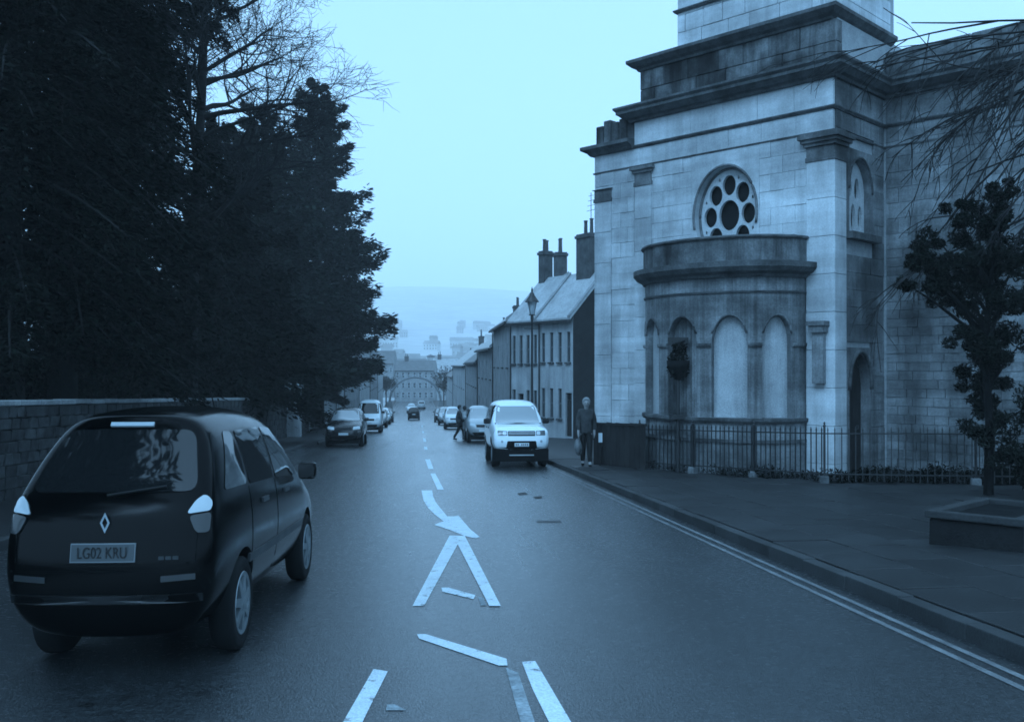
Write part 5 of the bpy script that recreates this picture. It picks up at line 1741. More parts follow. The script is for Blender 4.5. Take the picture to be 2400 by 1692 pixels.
# ---- the dark people carrier on the left, close to the camera
def people_carrier():
    L = 4.2
    rings = [
        ring(.10, .00, .05, .12, .50, .26, .54, .92, 1.10, 1.50, 1.57, .64, .755, .745, .715, .575),
        ring(.22, .13, .16, .22, .58, .22, .54, .92, 1.11, 1.52, 1.60, .68, .80, .79, .745, .60),
        ring(.80, .80, .80, .85, 1.05, .20, .54, .92, 1.12, 1.54, 1.635, .72, .82, .81, .765, .61),
        ring(1.7, 1.7, 1.7, 1.7, 1.7, .19, .54, .91, 1.10, 1.54, 1.64, .73, .825, .815, .77, .615),
        ring(2.5, 2.5, 2.5, 2.5, 2.35, .19, .53, .90, 1.07, 1.50, 1.60, .73, .82, .81, .765, .60),
        ring(3.05, 3.05, 3.1, 3.1, 2.62, .19, .52, .87, 1.03, 1.44, 1.53, .72, .815, .80, .75, .58),
        ring(3.3, 3.3, 3.32, 3.35, 3.42, .19, .52, .84, .98, 1.03, 1.06, .72, .81, .79, .73, .58),
        ring(3.85, 3.85, 3.85, 3.82, 3.80, .20, .50, .76, .84, .88, .91, .70, .79, .76, .68, .50),
        ring(4.08, 4.15, 4.10, 4.02, 3.98, .24, .46, .64, .74, .79, .81, .58, .68, .66, .60, .44)]
    c = Car(center(rings, L), 'people_carrier', 'black people carrier seen from behind, cut by the near left edge of the road', 'car', M['car_black'], 3)
    yo = -L / 2
    # glazing
    c.rear('rear_window', [(-.63, 1.115), (.63, 1.115), (.50, 1.485), (-.50, 1.485)], M['glass'], round_=.09, off=.007)
    for sg in (-1, 1):
        c.side('side_window', [(yo + .42, 1.10), (yo + .98, 1.10), (yo + .98, 1.46), (yo + .80, 1.47)], M['glass'], sg, round_=.05)
        c.side('side_window', [(yo + 1.06, 1.09), (yo + 1.86, 1.08), (yo + 1.86, 1.475), (yo + 1.06, 1.465)], M['glass'], sg, round_=.05)
        c.side('side_window', [(yo + 1.95, 1.07), (yo + 2.98, 1.03), (yo + 2.62, 1.38), (yo + 2.45, 1.455), (yo + 1.95, 1.475)], M['glass'], sg, round_=.05)
        c.side('side_moulding', [(yo + .95, .56), (yo + 3.05, .56), (yo + 3.05, .615), (yo + .95, .615)], M['trim_dull'], sg, off=.012, rings=2)
        for (ya, yb_) in ((1.35, 1.55), (2.2, 2.4)):
            c.side('door_handle', [(yo + ya, .93), (yo + yb_, .93), (yo + yb_, .965), (yo + ya, .965)], M['trim_dull'], sg, off=.018, rings=1)
        c.side('seam', [(yo + 1.02, .30), (yo + 1.03, .30), (yo + 1.03, 1.08), (yo + 1.02, 1.08)], M['void'], sg, off=.003, rings=1)
        c.side('seam', [(yo + 1.90, .28), (yo + 1.91, .28), (yo + 1.91, 1.07), (yo + 1.90, 1.07)], M['void'], sg, off=.003, rings=1)
        # tail lamps wrap the corner: projected diagonally
        d = Vector((-sg * .62, .78, 0)).normalized(); ax = Vector((.78, sg * .62, 0)) if sg > 0 else Vector((.78, -.62, 0))
        ax = Vector((.78, .62 * sg, 0)).normalized()
        org = Vector((sg * .70, yo + .10, 0)) - d * 2.0
        c.patch('tail_lamp', org, ax, (0, 0, 1), d, [(-.11, .985), (.055, 1.0), (.075, 1.055), (.03, 1.095), (-.04, 1.06)] if sg > 0 else [(.11, .985), (-.055, 1.0), (-.075, 1.055), (-.03, 1.095), (.04, 1.06)], M['lamp_clear'], round_=.03, off=.012)
        c.patch('tail_lamp', org, ax, (0, 0, 1), d, [(-.06, .875), (.03, .875), (.055, .99), (-.095, .975)] if sg > 0 else [(.06, .875), (-.03, .875), (-.055, .99), (.095, .975)], M['lamp_red'], round_=.03, off=.012)
        c.front('headlamp', [(sg * .38, .66), (sg * .66, .70), (sg * .64, .80), (sg * .40, .78)], M['lamp_clear'], round_=.03)
    c.front('windscreen', [(-.60, 1.06), (.60, 1.06), (.48, 1.46), (-.48, 1.46)], M['glass'], round_=.06)
    c.front('grille', [(-.34, .66), (.34, .66), (.34, .74), (-.34, .74)], M['black_plastic'], round_=.02)
    c.rear('brake_light', [(-.17, 1.505), (.17, 1.505), (.17, 1.53), (-.17, 1.53)], M['lamp_clear'], off=.016, rings=1)
    c.rear('bumper_trim', [(-.70, .47), (.70, .47), (.70, .52), (-.70, .52)], M['car_dark'], off=.012, rings=2)
    c.rear('reflector', [(.42, .595), (.66, .605), (.66, .64), (.42, .63)], M['lamp_red'], off=.010, rings=1)
    c.rear('reflector', [(-.42, .595), (-.66, .605), (-.66, .64), (-.42, .63)], M['lamp_red'], off=.010, rings=1)
    c.rear('tailgate_seam', [(-.62, .700), (.62, .700), (.62, .706), (-.62, .706)], M['void'], off=.003, rings=1)
    for sg in (-1, 1):
        c.rear('shut_line', [(sg * .655, .71), (sg * .663, .71), (sg * .672, 1.10), (sg * .664, 1.10)], M['void'], off=.003, rings=1)
    c.rear('bumper_line', [(-.70, .655), (.70, .655), (.70, .665), (-.70, .665)], M['void'], off=.003, rings=1)
    # number plate
    pl = c.rear('number_plate', [(-.235, .715), (.235, .715), (.235, .825), (-.235, .825)], M['plate_edge'], off=.016, rings=2)
    c.rear('plate_face', [(-.228, .722), (.228, .722), (.228, .818), (-.228, .818)], M['plate'], off=.019, rings=2, parent=pl)
    h, nr = c.hit((0, -5, .77), (0, 1, 0))
    tm = text_mesh('lettering', 'LG02 KRU', .082, .0015)
    t = link('lettering', tm, M['ink'], pl, loc=(0, h.y - .024, .770), rot=(R(90), 0, 0), scale=(1.0, 1.15, 1))
    # diamond badge drawn as an open lozenge
    h, nr = c.hit((0, -5, .945), (0, 1, 0))
    bd = MB()
    o_, i_ = (.036, .062), (.020, .034)
    O = [(0, o_[1]), (o_[0], 0), (0, -o_[1]), (-o_[0], 0)]; I = [(0, i_[1]), (i_[0], 0), (0, -i_[1]), (-i_[0], 0)]
    for k in range(4):
        a, b, cc, dd = O[k], O[(k + 1) % 4], I[(k + 1) % 4], I[k]
        bd.prism([(a[0], 0, a[1]), (b[0], 0, b[1]), (cc[0], 0, cc[1]), (dd[0], 0, dd[1])], (0, -.012, 0), (0, .004, 0))
    bd.build('badge', M['chrome'], c.root, loc=(0, h.y - .008, .945))
    # small model lettering low on the tailgate: two short raised bars of illegible script
    for k in range(3):
        h, nr = c.hit((.42 + .045 * k, -5, .70), (0, 1, 0))
        c.box('script', .40 + .05 * k, .44 + .05 * k, h.y - .006, h.y + .01, .725, .745, M['trim_dull'])
    # rear wiper
    mb = MB(); pts = []
    for f in np.linspace(0, 1, 8):
        x, z = -.02 + .42 * f, 1.10 + .05 * f
        h, nr = c.hit((x, -5, z), (0, 1, 0)); pts.append((x, h.y - .025, z))
    mb.tube(pts, .010, 5); mb.build('wiper', M['black_plastic'], c.root)
    mb = MB(); mb.tube([(.25, -.4, 1.60), (.25, -.75, 1.95)], [.008, .003], 5); mb.build('aerial', M['black_plastic'], c.root)
    c.mirror(yo + 2.92, 1.06, .80, M['car_black'])
    for ya in (.80, 3.38):
        c.wheel(yo + ya, .31, .31, .19, .80, rim=.68, spokes=7)
    c.finish((yo + .80, yo + 3.38), .365, .82, .32)
    return c
renault = people_carrier()
place(renault, -1.74, 7.85, R(-3.0))
renault.root.scale = (.80, 1, 1.0)

# ---- white boxy off-roader
def off_roader():
    L = 4.7
    rings = [
        ring(.08, .02, .03, .04, .16, .42, .62, 1.00, 1.16, 1.74, 1.82, .74, .80, .80, .78, .68),
        ring(.22, .16, .16, .18, .28, .40, .62, 1.00, 1.17, 1.77, 1.86, .78, .84, .84, .81, .70),
        ring(1.2, 1.2, 1.2, 1.2, 1.2, .38, .62, 1.00, 1.17, 1.78, 1.87, .80, .85, .85, .82, .71),
        ring(2.2, 2.2, 2.2, 2.2, 2.15, .38, .62, 1.00, 1.17, 1.76, 1.85, .80, .85, .85, .82, .71),
        ring(2.9, 2.9, 2.9, 2.95, 2.70, .38, .62, 1.00, 1.17, 1.72, 1.80, .80, .85, .85, .82, .70),
        ring(3.2, 3.2, 3.2, 3.28, 3.02, .38, .62, 1.00, 1.16, 1.50, 1.56, .80, .85, .85, .81, .68),
        ring(3.35, 3.35, 3.35, 3.38, 3.40, .38, .62, 1.00, 1.13, 1.17, 1.19, .80, .85, .85, .80, .66),
        ring(4.2, 4.2, 4.2, 4.2, 4.2, .40, .62, .98, 1.08, 1.12, 1.14, .79, .85, .84, .78, .60),
        ring(4.5, 4.56, 4.52, 4.48, 4.44, .42, .62, .94, 1.03, 1.07, 1.09, .76, .83, .82, .76, .58),
        ring(4.56, 4.68, 4.64, 4.58, 4.52, .44, .62, .90, .99, 1.02, 1.04, .70, .78, .76, .70, .52)]
    c = Car(center(rings, L), 'off_roader', 'white boxy off-roader parked nose uphill at the church kerb', 'car', M['car_white'], 2)
    yo = -L / 2
    c.front('windscreen', [(-.68, 1.19), (.68, 1.19), (.60, 1.66), (-.60, 1.66)], M['glass_screen'], round_=.06, off=.008)
    c.front('screen_base', [(-.70, 1.165), (.70, 1.165), (.70, 1.195), (-.70, 1.195)], M['black_plastic'], off=.006, rings=1)
    c.rear('rear_window', [(-.6, 1.15), (.6, 1.15), (.56, 1.66), (-.56, 1.66)], M['glass'], round_=.06)
    for sg in (-1, 1):
        c.side('side_window', [(yo + .3, 1.18), (yo + 1.25, 1.18), (yo + 1.25, 1.70), (yo + .38, 1.70)], M['glass'], sg, round_=.05)
        c.side('side_window', [(yo + 1.33, 1.18), (yo + 2.12, 1.18), (yo + 2.12, 1.70), (yo + 1.33, 1.70)], M['glass'], sg, round_=.05)
        c.side('side_window', [(yo + 2.2, 1.18), (yo + 3.12, 1.18), (yo + 2.82, 1.68), (yo + 2.2, 1.70)], M['glass'], sg, round_=.05)
        c.front('headlamp', [(sg * .42, .87), (sg * .70, .87), (sg * .70, 1.0), (sg * .42, .985)], M['lamp_dark'], round_=.02, off=.010)
        hl = c.front('headlamp_lens', [(sg * .44, .885), (sg * .55, .885), (sg * .55, .975), (sg * .44, .97)], M['lamp_clear'], round_=.03, off=.014)
        c.front('fog_lamp', [(sg * .54, .68), (sg * .61, .68), (sg * .61, .745), (sg * .54, .745)], M['car_silver'], round_=.03, off=.010)
        c.rear('tail_lamp', [(sg * .66, .95), (sg * .76, .95), (sg * .76, 1.25), (sg * .66, 1.25)], M['lamp_red'], off=.008)
        for (ya, yb_) in ((1.55, 1.75), (2.45, 2.65)):
            c.side('door_handle', [(yo + ya, 1.03), (yo + yb_, 1.03), (yo + yb_, 1.07), (yo + ya, 1.07)], M['black_plastic'], sg, off=.015, rings=1)
    gr = c.front('grille', [(-.40, .86), (.40, .86), (.40, .985), (-.40, .985)], M['black_plastic'], round_=.02, off=.010)
    for zz in (.895, .935):
        c.front('grille_bar', [(-.38, zz), (.38, zz), (.38, zz + .02), (-.38, zz + .02)], M['car_silver'], off=.018, rings=1, parent=gr)
    c.front('air_intake', [(-.46, .52), (.46, .52), (.42, .725), (-.42, .725)], M['void'], off=.010, round_=.03)
    c.front('lower_bumper', [(-.82, .40), (.82, .40), (.82, .555), (-.82, .555)], M['black_plastic'], off=.008, rings=2)
    pl = c.front('number_plate', [(-.21, .585), (.21, .585), (.21, .675), (-.21, .675)], M['notice'], off=.022, rings=1)
    # illegible characters
    for k in range(7):
        if k == 4: continue
        xk = -.165 + .055 * k
        c.front('character', [(xk - .016, .605), (xk + .016, .605), (xk + .016, .655), (xk - .016, .655)], M['car_mid'], off=.025, rings=1, parent=pl)
    c.box('skid_plate', -.36, .36, L / 2 - .16, L / 2 - .05, .33, .36, M['car_silver'])
    c.box('underbody', -.66, .66, -L / 2 + .2, L / 2 - .2, .22, .44, M['void'])
    c.box('valance_shadow', -.80, .80, L / 2 - .34, L / 2 - .08, .17, .52, M['void'], .03)  # near-black slab: valance plus painted-in shadow under the nose
    c.mirror(yo + 3.05, 1.24, .83, M['black_plastic'])
    for ya in (.95, 3.8):
        c.wheel(yo + ya, .37, .37, .24, .83, rim=.62, spokes=5)
    c.finish((yo + .95, yo + 3.8), .44, .85, .40)
    return c
M['glass_screen'] = mat_plain('pale windscreen', 0.30, 0.12, coat=1.0)  # windscreens get an even pale base colour
M['lamp_dark'] = mat_plain('smoked lamp housing', 0.12, 0.2, coat=0.7)
rover = off_roader()
place(rover, 2.86, 27.4, math.pi - R(1.0))
rover.root.scale = (.92, 1, 1)

# ---- estate / hatch car used for the parked and moving cars
def estate(label, paint, name='estate_car', group=None, h=1.0):
    L = 4.3
    rings = [
        ring(.10, .02, .06, .12, .42, .26, .52, .84, .98, 1.36, 1.43, .66, .76, .76, .73, .57),
        ring(.24, .16, .18, .24, .52, .24, .52, .85, .99, 1.40, 1.47, .70, .80, .79, .76, .59),
        ring(1.2, 1.2, 1.2, 1.2, 1.25, .22, .52, .86, .99, 1.42, 1.50, .72, .82, .81, .77, .60),
        ring(2.0, 2.0, 2.0, 2.0, 1.95, .22, .52, .86, .98, 1.40, 1.49, .72, .82, .81, .77, .60),
        ring(2.7, 2.7, 2.7, 2.75, 2.30, .22, .52, .85, .96, 1.34, 1.43, .72, .82, .81, .76, .58),
        ring(3.05, 3.05, 3.05, 3.08, 3.12, .22, .51, .83, .94, .97, .99, .72, .81, .80, .74, .58),
        ring(3.8, 3.8, 3.8, 3.78, 3.75, .23, .50, .77, .85, .88, .91, .70, .80, .77, .70, .50),
        ring(4.15, 4.25, 4.2, 4.1, 4.05, .26, .46, .64, .74, .79, .81, .60, .70, .68, .62, .44)]
    c = Car(center([[(x, y, z * h) for (x, y, z) in r_] for r_ in rings], L), name, label, 'car', paint, 2, group=group)
    yo = -L / 2
    c.rear('rear_window', [(-.6, 1.0 * h), (.6, 1.0 * h), (.48, 1.34 * h), (-.48, 1.34 * h)], M['glass'], round_=.06)
    c.front('windscreen', [(-.62, .99 * h), (.62, .99 * h), (.5, 1.37 * h), (-.5, 1.37 * h)], M['glass_screen'], round_=.06)
    for sg in (-1, 1):
        c.side('side_window', [(yo + .55, 1.0 * h), (yo + 1.2, 1.0 * h), (yo + 1.2, 1.35 * h), (yo + .72, 1.33 * h)], M['glass'], sg, round_=.04)
        c.side('side_window', [(yo + 1.27, 1.0 * h), (yo + 1.98, .99 * h), (yo + 1.98, 1.36 * h), (yo + 1.27, 1.36 * h)], M['glass'], sg, round_=.04)
        c.side('side_window', [(yo + 2.05, .99 * h), (yo + 2.75, .97 * h), (yo + 2.32, 1.30 * h), (yo + 2.05, 1.36 * h)], M['glass'], sg, round_=.04)
        c.front('headlamp', [(sg * .38, .64 * h), (sg * .68, .67 * h), (sg * .66, .78 * h), (sg * .40, .75 * h)], M['lamp_clear'], round_=.03, off=.01)
        c.rear('tail_lamp', [(sg * .58, .78 * h), (sg * .72, .78 * h), (sg * .71, .96 * h), (sg * .6, .96 * h)], M['lamp_red'], round_=.02, off=.01)
    c.front('grille', [(-.34, .62 * h), (.34, .62 * h), (.34, .72 * h), (-.34, .72 * h)], M['black_plastic'], round_=.02, off=.01)
    c.front('air_intake', [(-.58, .29 * h), (.58, .29 * h), (.55, .42 * h), (-.55, .42 * h)], M['void'], round_=.02, off=.008)
    c.front('number_plate', [(-.2, .45 * h), (.2, .45 * h), (.2, .53 * h), (-.2, .53 * h)], M['notice'], off=.015, rings=1)
    c.rear('number_plate', [(-.2, .62 * h), (.2, .62 * h), (.2, .70 * h), (-.2, .70 * h)], M['notice'], off=.015, rings=1)
    c.box('underbody', -.64, .64, -L / 2 + .25, L / 2 - .25, .14, .30, M['void'])
    c.mirror(yo + 2.72, 1.02 * h, .79, paint)
    for ya in (.8, 3.42):
        c.wheel(yo + ya, .31, .31, .2, .80, rim=.62, spokes=6)
    c.finish((yo + .8, yo + 3.42), .36, .82, .32)
    return c
parked = estate('dark estate car parked facing uphill under the trees', M['car_dark'], group='cars along the street', h=1.12)
place(parked, -3.05, 42.0, math.pi)
beside = estate('silver car parked behind the white off-roader', M['car_silver'], group='cars along the street', h=1.16)
place(beside, 3.06, 45.5, math.pi)
beside.root.scale = (.86, 1, 1)

def dup(c, label, paint, x, y, yaw, group='cars along the street'):
    old = c.paint
    r_ = copy_tree(c.root)
    r_['label'] = label; r_['group'] = group
    for ch in r_.children:
        if ch.name.split('.')[0] in ('body', 'wing_mirror'):
            me = ch.data.copy()
            for i, mm in enumerate(me.materials):
                if mm == old: me.materials[i] = paint
            ch.data = me
    class Q: pass
    q = Q(); q.root = r_
    place(q, x, y, yaw)
    return r_
dup(parked, 'black car driving down the middle of the street in the distance', M['car_black'], -.35, 128, 0)
dup(beside, 'pale car parked third in the church side row', M['car_white'], 2.85, 74, math.pi)
dup(beside, 'silver car parked far down the church side row', M['car_silver'], 2.8, 92, math.pi)
dup(beside, 'dark car at the far end of the church side row', M['car_dark'], 2.8, 112, math.pi)
dup(parked, 'silver car parked beyond the white van on the garden side', M['car_silver'], -3.3, 82, math.pi)
dup(parked, 'white car parked far along the garden side', M['car_white'], -3.4, 96, math.pi)
dup(parked, 'dark car parked farthest along the garden side', M['car_dark'], -3.5, 112, math.pi)
dup(parked, 'pale car on the road under the arched bridge', M['car_white'], -.9, 168, math.pi)
dup(parked, 'silver car on the road beyond the arched bridge', M['car_silver'], 1.0, 190, 0)

def van():
    L = 4.8
    rings = [
        ring(.08, .02, .02, .03, .10, .34, .6, 1.05, 1.3, 2.02, 2.16, .74, .80, .80, .79, .70),
        ring(.2, .14, .14, .15, .22, .32, .6, 1.05, 1.3, 2.06, 2.22, .78, .83, .83, .82, .73),
        ring(2.0, 2.0, 2.0, 2.0, 2.0, .30, .6, 1.05, 1.3, 2.08, 2.24, .79, .84, .84, .83, .74),
        ring(3.0, 3.0, 3.0, 3.0, 2.9, .30, .6, 1.05, 1.3, 2.06, 2.22, .79, .84, .84, .83, .73),
        ring(3.6, 3.6, 3.6, 3.65, 3.2, .30, .6, 1.03, 1.25, 1.94, 2.08, .79, .84, .84, .82, .70),
        ring(3.95, 3.95, 3.98, 4.02, 4.05, .30, .6, 1.0, 1.18, 1.24, 1.27, .78, .83, .82, .78, .62),
        ring(4.4, 4.42, 4.42, 4.4, 4.38, .30, .58, .92, 1.03, 1.08, 1.11, .76, .81, .79, .73, .54),
        ring(4.6, 4.7, 4.66, 4.58, 4.53, .32, .55, .78, .90, .96, .98, .66, .74, .72, .66, .48)]
    c = Car(center(rings, L), 'white_van', 'white van parked behind the dark estate car on the garden side', 'van', M['car_white'], 2)
    yo = -L / 2
    c.front('windscreen', [(-.66, 1.27), (.66, 1.27), (.60, 1.98), (-.60, 1.98)], M['glass'], round_=.06)
    for sg in (-1, 1):
        c.side('side_window', [(yo + 2.75, 1.28), (yo + 3.66, 1.28), (yo + 3.22, 1.95), (yo + 2.75, 1.95)], M['glass'], sg, round_=.05)
        c.front('headlamp', [(sg * .42, .80), (sg * .68, .84), (sg * .66, 1.0), (sg * .44, .95)], M['lamp_clear'], round_=.03, off=.01)
        c.rear('rear_window', [(sg * .08, 1.3), (sg * .62, 1.3), (sg * .6, 1.85), (sg * .08, 1.85)], M['glass'], round_=.04)
    c.front('grille', [(-.38, .80), (.38, .80), (.38, .93), (-.38, .93)], M['black_plastic'], round_=.02, off=.01)
    c.front('lower_bumper', [(-.7, .36), (.7, .36), (.7, .56), (-.7, .56)], M['black_plastic'], off=.01)
    c.front('number_plate', [(-.2, .62), (.2, .62), (.2, .71), (-.2, .71)], M['notice'], off=.015, rings=1)
    c.box('underbody', -.64, .64, -L / 2 + .25, L / 2 - .25, .18, .40, M['void'])
    c.mirror(yo + 3.45, 1.36, .84, M['black_plastic'])
    for ya in (.95, 3.75):
        c.wheel(yo + ya, .34, .34, .22, .82, rim=.58, spokes=6)
    c.finish((yo + .95, yo + 3.75), .40, .84, .36)
    return c
vn = van()
place(vn, -3.15, 65.0, math.pi)

# ================================================================== STREET LAMP
lx_, ly_ = at(1247, 34.8)
lamp = thing('street_lamp', 'black lantern street lamp on a tall thin post', 'street lamp', (lx_, ly_, zr(ly_) + .1))
mb = MB(); mb.lathe([(.13, 0), (.13, .5), (.085, .6), (.085, .9), (.05, 1.0), (.038, 4.75), (.06, 4.8), (.06, 4.9), (.03, 4.95)], 12); mb.build('post', M['iron'], lamp, smooth=True)
mb = MB(); mb.tube([(-.3, 0, 4.45), (.3, 0, 4.45)], .015, 6); mb.build('ladder_bar', M['iron'], lamp)
mb = MB()
for k in range(4):
    a = math.pi / 4 + k * math.pi / 2
    mb.tube([(.10 * math.cos(a), .10 * math.sin(a), 4.95), (.20 * math.cos(a), .20 * math.sin(a), 5.45)], .012, 5)
mb.lathe([(.12, 4.93), (.12, 4.97)], 4)
mb.build('lantern_frame', M['iron'], lamp)
mb = MB(); mb.lathe([(.09, 4.96), (.185, 5.44)], 4); mb.build('lantern_glass', M['lantern_glass'], lamp)
mb = MB(); mb.lathe([(.27, 5.43), (.25, 5.47), (.10, 5.68), (.09, 5.74), (.03, 5.80), (.045, 5.86), (0, 6.02)], 12); mb.build('lantern_cap', M['iron'], lamp, smooth=True)

# ================================================================== PEOPLE
def skin_mesh(name, J, E, root, lv=2):
    """J: {name: (x,y,z,r)}; E: edges"""
    names = list(J); ix = {n: i for i, n in enumerate(names)}
    me = bpy.data.meshes.new(name)
    me.from_pydata([J[n][:3] for n in names], [(ix[a], ix[b]) for a, b in E], [])
    o = bpy.data.objects.new('tmp', me); COL.objects.link(o)
    md = o.modifiers.new('skin', 'SKIN'); md.use_smooth_shade = True
    sv = me.skin_vertices[0].data
    for n in names:
        r = J[n][3]
        sv[ix[n]].radius = (r, r) if not isinstance(r, tuple) else r
        sv[ix[n]].use_root = (n == root)
    s2 = o.modifiers.new('sub', 'SUBSURF'); s2.levels = lv; s2.render_levels = lv
    dg = bpy.context.evaluated_depsgraph_get()
    out = bpy.data.meshes.new_from_object(o.evaluated_get(dg))
    bpy.data.objects.remove(o, do_unlink=True)
    out.polygons.foreach_set('use_smooth', [True] * len(out.polygons))
    out.name = name
    return out

def person(label, x, y, z, yaw, pose, top, bottom, hair, coat_len=.78, H=1.70):
    """local: +y is forward. pose: dict of offsets: stride, arm swing"""
    p = thing('person', label, 'person', (x, y, z), (0, 0, yaw))
    k = H / 1.72
    st = pose.get('stride', 0.0); ar_ = pose.get('arm', 0.0); W = .88
    def S(v): return (v[0] * k * W, v[1] * k, v[2] * k, v[3] * k)
    lk = pose.get('knee', .0)
    J = {
        'pelvis': (0, 0, .94, .13), 'belly': (0, .01, 1.08, .125), 'chest': (0, 0, 1.27, .145), 'neck0': (0, -.01, 1.43, .075), 'neck': (0, .0, 1.50, .052), 'head0': (0, .03, 1.57, .075), 'head1': (0, .02, 1.645, .098), 'head2': (0, .01, 1.70, .06),
        'hipL': (-.09, 0, .88, .095), 'kneeL': (-.095, st * .5 + lk * .10, .50, .062), 'ankL': (-.10, st - lk * .0, .10, .042), 'toeL': (-.105, st + .17, .045, .038),
        'hipR': (.09, 0, .88, .095), 'kneeR': (.095, -st * .40 + .06 * abs(st) * 2, .50, .062), 'ankR': (.10, -st * 1.05, .11 + .08 * abs(st), .042), 'toeR': (.105, -st * 1.05 + .16, .045 + .02 * abs(st), .038),
        'shL': (-.185, 0, 1.40, .068), 'elL': (-.235, -ar_ * .4 - .02, 1.13, .047), 'wrL': (-.235, .06 - ar_, .90, .034),
        'shR': (.185, 0, 1.40, .068), 'elR': (.235, ar_ * .4 - .02, 1.13, .047), 'wrR': (.235, .06 + ar_, .90, .034),
    }
    E = [('pelvis', 'belly'), ('belly', 'chest'), ('chest', 'neck0'), ('neck0', 'neck'), ('neck', 'head0'), ('head0', 'head1'), ('head1', 'head2'),
         ('pelvis', 'hipL'), ('hipL', 'kneeL'), ('kneeL', 'ankL'), ('ankL', 'toeL'), ('pelvis', 'hipR'), ('hipR', 'kneeR'), ('kneeR', 'ankR'), ('ankR', 'toeR'),
         ('chest', 'shL'), ('shL', 'elL'), ('elL', 'wrL'), ('chest', 'shR'), ('shR', 'elR'), ('elR', 'wrR')]
    # hands with fingers
    for s, w in (('L', 'wrL'), ('R', 'wrR')):
        sg = -1 if s == 'L' else 1
        wx_, wy_, wz_, _ = J[w]
        J['palm' + s] = (wx_ + sg * .004, wy_ + .012, wz_ - .075, .034); E.append((w, 'palm' + s))
        for f in range(4):
            a = 'f%d%s' % (f, s); b = 'g%d%s' % (f, s)
            yy = wy_ - .028 + f * .02
            J[a] = (wx_ + sg * .002, yy + .012, wz_ - .125, .010); J[b] = (wx_ - sg * .012, yy + .022, wz_ - .165 - (.012 if f in (1, 2) else 0), .008)
            E += [('palm' + s, a), (a, b)]
        J['t0' + s] = (wx_ - sg * .012, wy_ + .052, wz_ - .085, .011); J['t1' + s] = (wx_ - sg * .02, wy_ + .066, wz_ - .12, .009)
        E += [('palm' + s, 't0' + s), ('t0' + s, 't1' + s)]
    JJ = {n: S(v) for n, v in J.items()}
    body = link('body', skin_mesh('body', JJ, E, 'pelvis', 1), M['skin'], p)
    # face: nose, eyes, mouth, ears as small shaped children of the body
    f = MB(); f.add([(-.014 * k, .115 * k, 1.585 * k), (.014 * k, .115 * k, 1.585 * k), (0, .112 * k, 1.635 * k), (0, .142 * k, 1.592 * k)], [(0, 1, 3), (1, 2, 3), (2, 0, 3), (0, 2, 1)])
    f.build('nose', M['skin'], body)
    for s in (-1, 1):
        e = MB(); e.lathe([(0, .012), (.009, .009), (.012, 0), (0, 0)], 8, c=(s * .034 * k * W, .110 * k, 1.635 * k), axis='y'); e.build('eye', M['ink'], body)
        e = MB(); e.box(s * .092 * k * W - .010, s * .092 * k * W + .010, .0, .045, 1.59 * k, 1.65 * k); link('ear', bevel_mesh(e.mesh('ear'), .008, 2), M['skin'], body)
    e = MB(); e.box(-.024, .024, .105 * k, .118 * k, 1.553 * k, 1.561 * k); e.build('mouth', M['lamp_red'], body)
    # hair cap
    hc = MB()
    for i in range(1): pass
    bm = bmesh.new(); bmesh.ops.create_uvsphere(bm, u_segments=16, v_segments=10, radius=.118 * k)
    for v in bm.verts:
        v.co.x *= .90; v.co.y *= 1.02
        if v.co.z < -.01: v.co.y = min(v.co.y, -.02 - .3 * abs(v.co.z)); 
        if v.co.y > .07 * k and v.co.z < .06 * k: v.co.y = .055 * k
    me = bpy.data.meshes.new('hair'); bm.to_mesh(me); bm.free()
    me.polygons.foreach_set('use_smooth', [True] * len(me.polygons))
    link('hair', me, hair, body, loc=(0, .005 * k, 1.668 * k))
    # trousers
    g = .018
    Jt = {n: (JJ[n][0], JJ[n][1], JJ[n][2], JJ[n][3] + g) for n in ('pelvis', 'hipL', 'kneeL', 'ankL', 'hipR', 'kneeR', 'ankR')}
    for n in ('ankL', 'ankR'): Jt[n] = (Jt[n][0], Jt[n][1], Jt[n][2] - .01, .062)
    Jt['waist'] = (0, 0, 1.02 * k, .135)
    link('trousers', skin_mesh('trousers', Jt, [('pelvis', 'waist'), ('pelvis', 'hipL'), ('hipL', 'kneeL'), ('kneeL', 'ankL'), ('pelvis', 'hipR'), ('hipR', 'kneeR'), ('kneeR', 'ankR')], 'pelvis', 1), bottom, p)
    # jacket
    Jj = {n: (JJ[n][0], JJ[n][1], JJ[n][2], JJ[n][3] + .028) for n in ('belly', 'chest', 'neck0', 'shL', 'elL', 'wrL', 'shR', 'elR', 'wrR')}
    for n in ('chest', 'belly'): Jj[n] = (Jj[n][0], Jj[n][1], Jj[n][2], (Jj[n][3] * 1.12, Jj[n][3] * .92))
    Jj['hem'] = (0, 0, coat_len * k, .19 * k); Jj['hip'] = (0, 0, .95 * k, .175 * k)
    for n in ('wrL', 'wrR'): Jj[n] = (Jj[n][0], Jj[n][1], Jj[n][2] + .02, .05)
    link('jacket', skin_mesh('jacket', Jj, [('belly', 'chest'), ('chest', 'neck0'), ('belly', 'hip'), ('hip', 'hem'), ('chest', 'shL'), ('shL', 'elL'), ('elL', 'wrL'), ('chest', 'shR'), ('shR', 'elR'), ('elR', 'wrR')], 'chest', 2), top, p)
    for s in 'LR':
        ax_, ay_, az_, _ = JJ['ank' + s]; tx, ty, tz, _ = JJ['toe' + s]
        sh = {'h': (ax_, ay_ - .045, az_ - .055, .045), 'm': (ax_, ay_ + .04, az_ - .055, .048), 't': (tx, ty + .02, tz - .005, .040)}
        link('shoe', skin_mesh('shoe', sh, [('h', 'm'), ('m', 't')], 'h', 1), M['void'], p)
    return p, JJ
ppx, ppy = at(1374, 24.0)
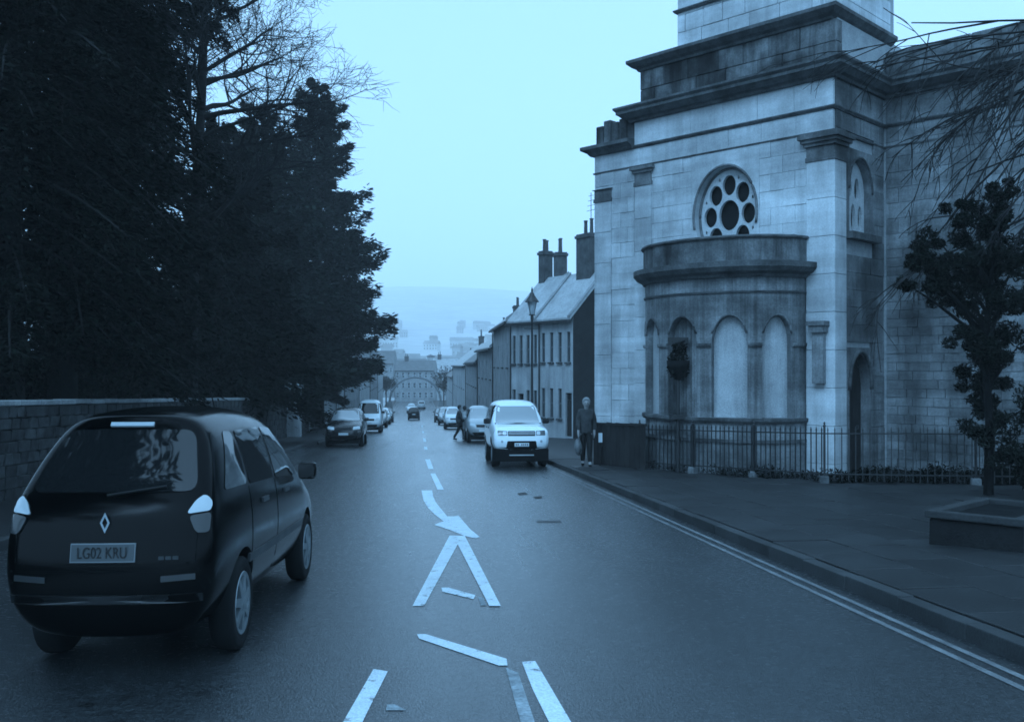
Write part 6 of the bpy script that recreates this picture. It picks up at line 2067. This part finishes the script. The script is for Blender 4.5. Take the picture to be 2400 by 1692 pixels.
pr, JJ = person('white haired pedestrian in a grey jacket and dark trousers on the church footway', ppx, ppy, zr(ppy) + .12, R(172), dict(stride=.10, arm=.06), M['jacket_grey'], M['trousers'], M['hair_white'], coat_len=.80, H=1.70)
# pale bag carried in the hand on the road side
hx, hy, hzz, _ = JJ['palmR']
hw_ = Matrix.Translation(pr.location) @ Matrix.Rotation(R(172), 4, 'Z') @ Vector((hx, hy, hzz))
bg_ = thing('carrier_bag', 'pale crumpled carrier bag held by the white haired pedestrian', 'bag', (hw_.x, hw_.y, hw_.z - .06), (0, 0, R(80)))
bm = bmesh.new(); bmesh.ops.create_uvsphere(bm, u_segments=16, v_segments=12, radius=.2)
rgb = random.Random(5)
for v in bm.verts:
    v.co.x *= .75; v.co.y *= .45; v.co.z = v.co.z * 1.05 - .26
    v.co += Vector((rgb.uniform(-.015, .015),) * 3)
me = bpy.data.meshes.new('sack'); bm.to_mesh(me); bm.free()
link('sack', me, M['bag'], bg_)
mb = MB()
for s in (-1, 1): mb.tube([(s * .07, 0, -.09), (s * .03, 0, .0), (0, 0, .03)], .012, 5)
mb.build('handles', M['bag'], bg_)
wx1, wy1 = at(1077, 47.6)
person('pedestrian in dark clothes striding across the road', wx1, wy1, zr(wy1), R(-80), dict(stride=.30, arm=.16, knee=.6), M['coat_dark'], M['trousers'], M['hair_dark'], coat_len=.82, H=1.72)
wx2, wy2 = at(1089, 47.8)
person('pedestrian in a long pale coat walking behind the striding one', wx2, wy2, zr(wy2), R(-10), dict(stride=.08, arm=.04), M['coat_pale'], M['coat_pale'], M['hair_dark'], coat_len=.45, H=1.68)

# ================================================================== HAZE
hz_mb = MB(); hz_mb.box(-1700, 1700, -25, 3350, -10.5, 275)
haze = hz_mb.build('haze', None)
mh = bpy.data.materials.new('haze air'); mh.use_nodes = True
nt = mh.node_tree; nt.nodes.clear()
pv = nt.nodes.new('ShaderNodeVolumePrincipled'); pv.inputs['Color'].default_value = (1.0, 1.0, 1.0, 1); pv.inputs['Density'].default_value = 0.0007; pv.inputs['Anisotropy'].default_value = 0.0
mo = nt.nodes.new('ShaderNodeOutputMaterial'); nt.links.new(pv.outputs[0], mo.inputs['Volume'])
haze.data.materials.append(mh)
haze['kind'] = 'stuff'; haze['label'] = 'pale damp haze over the street and valley'
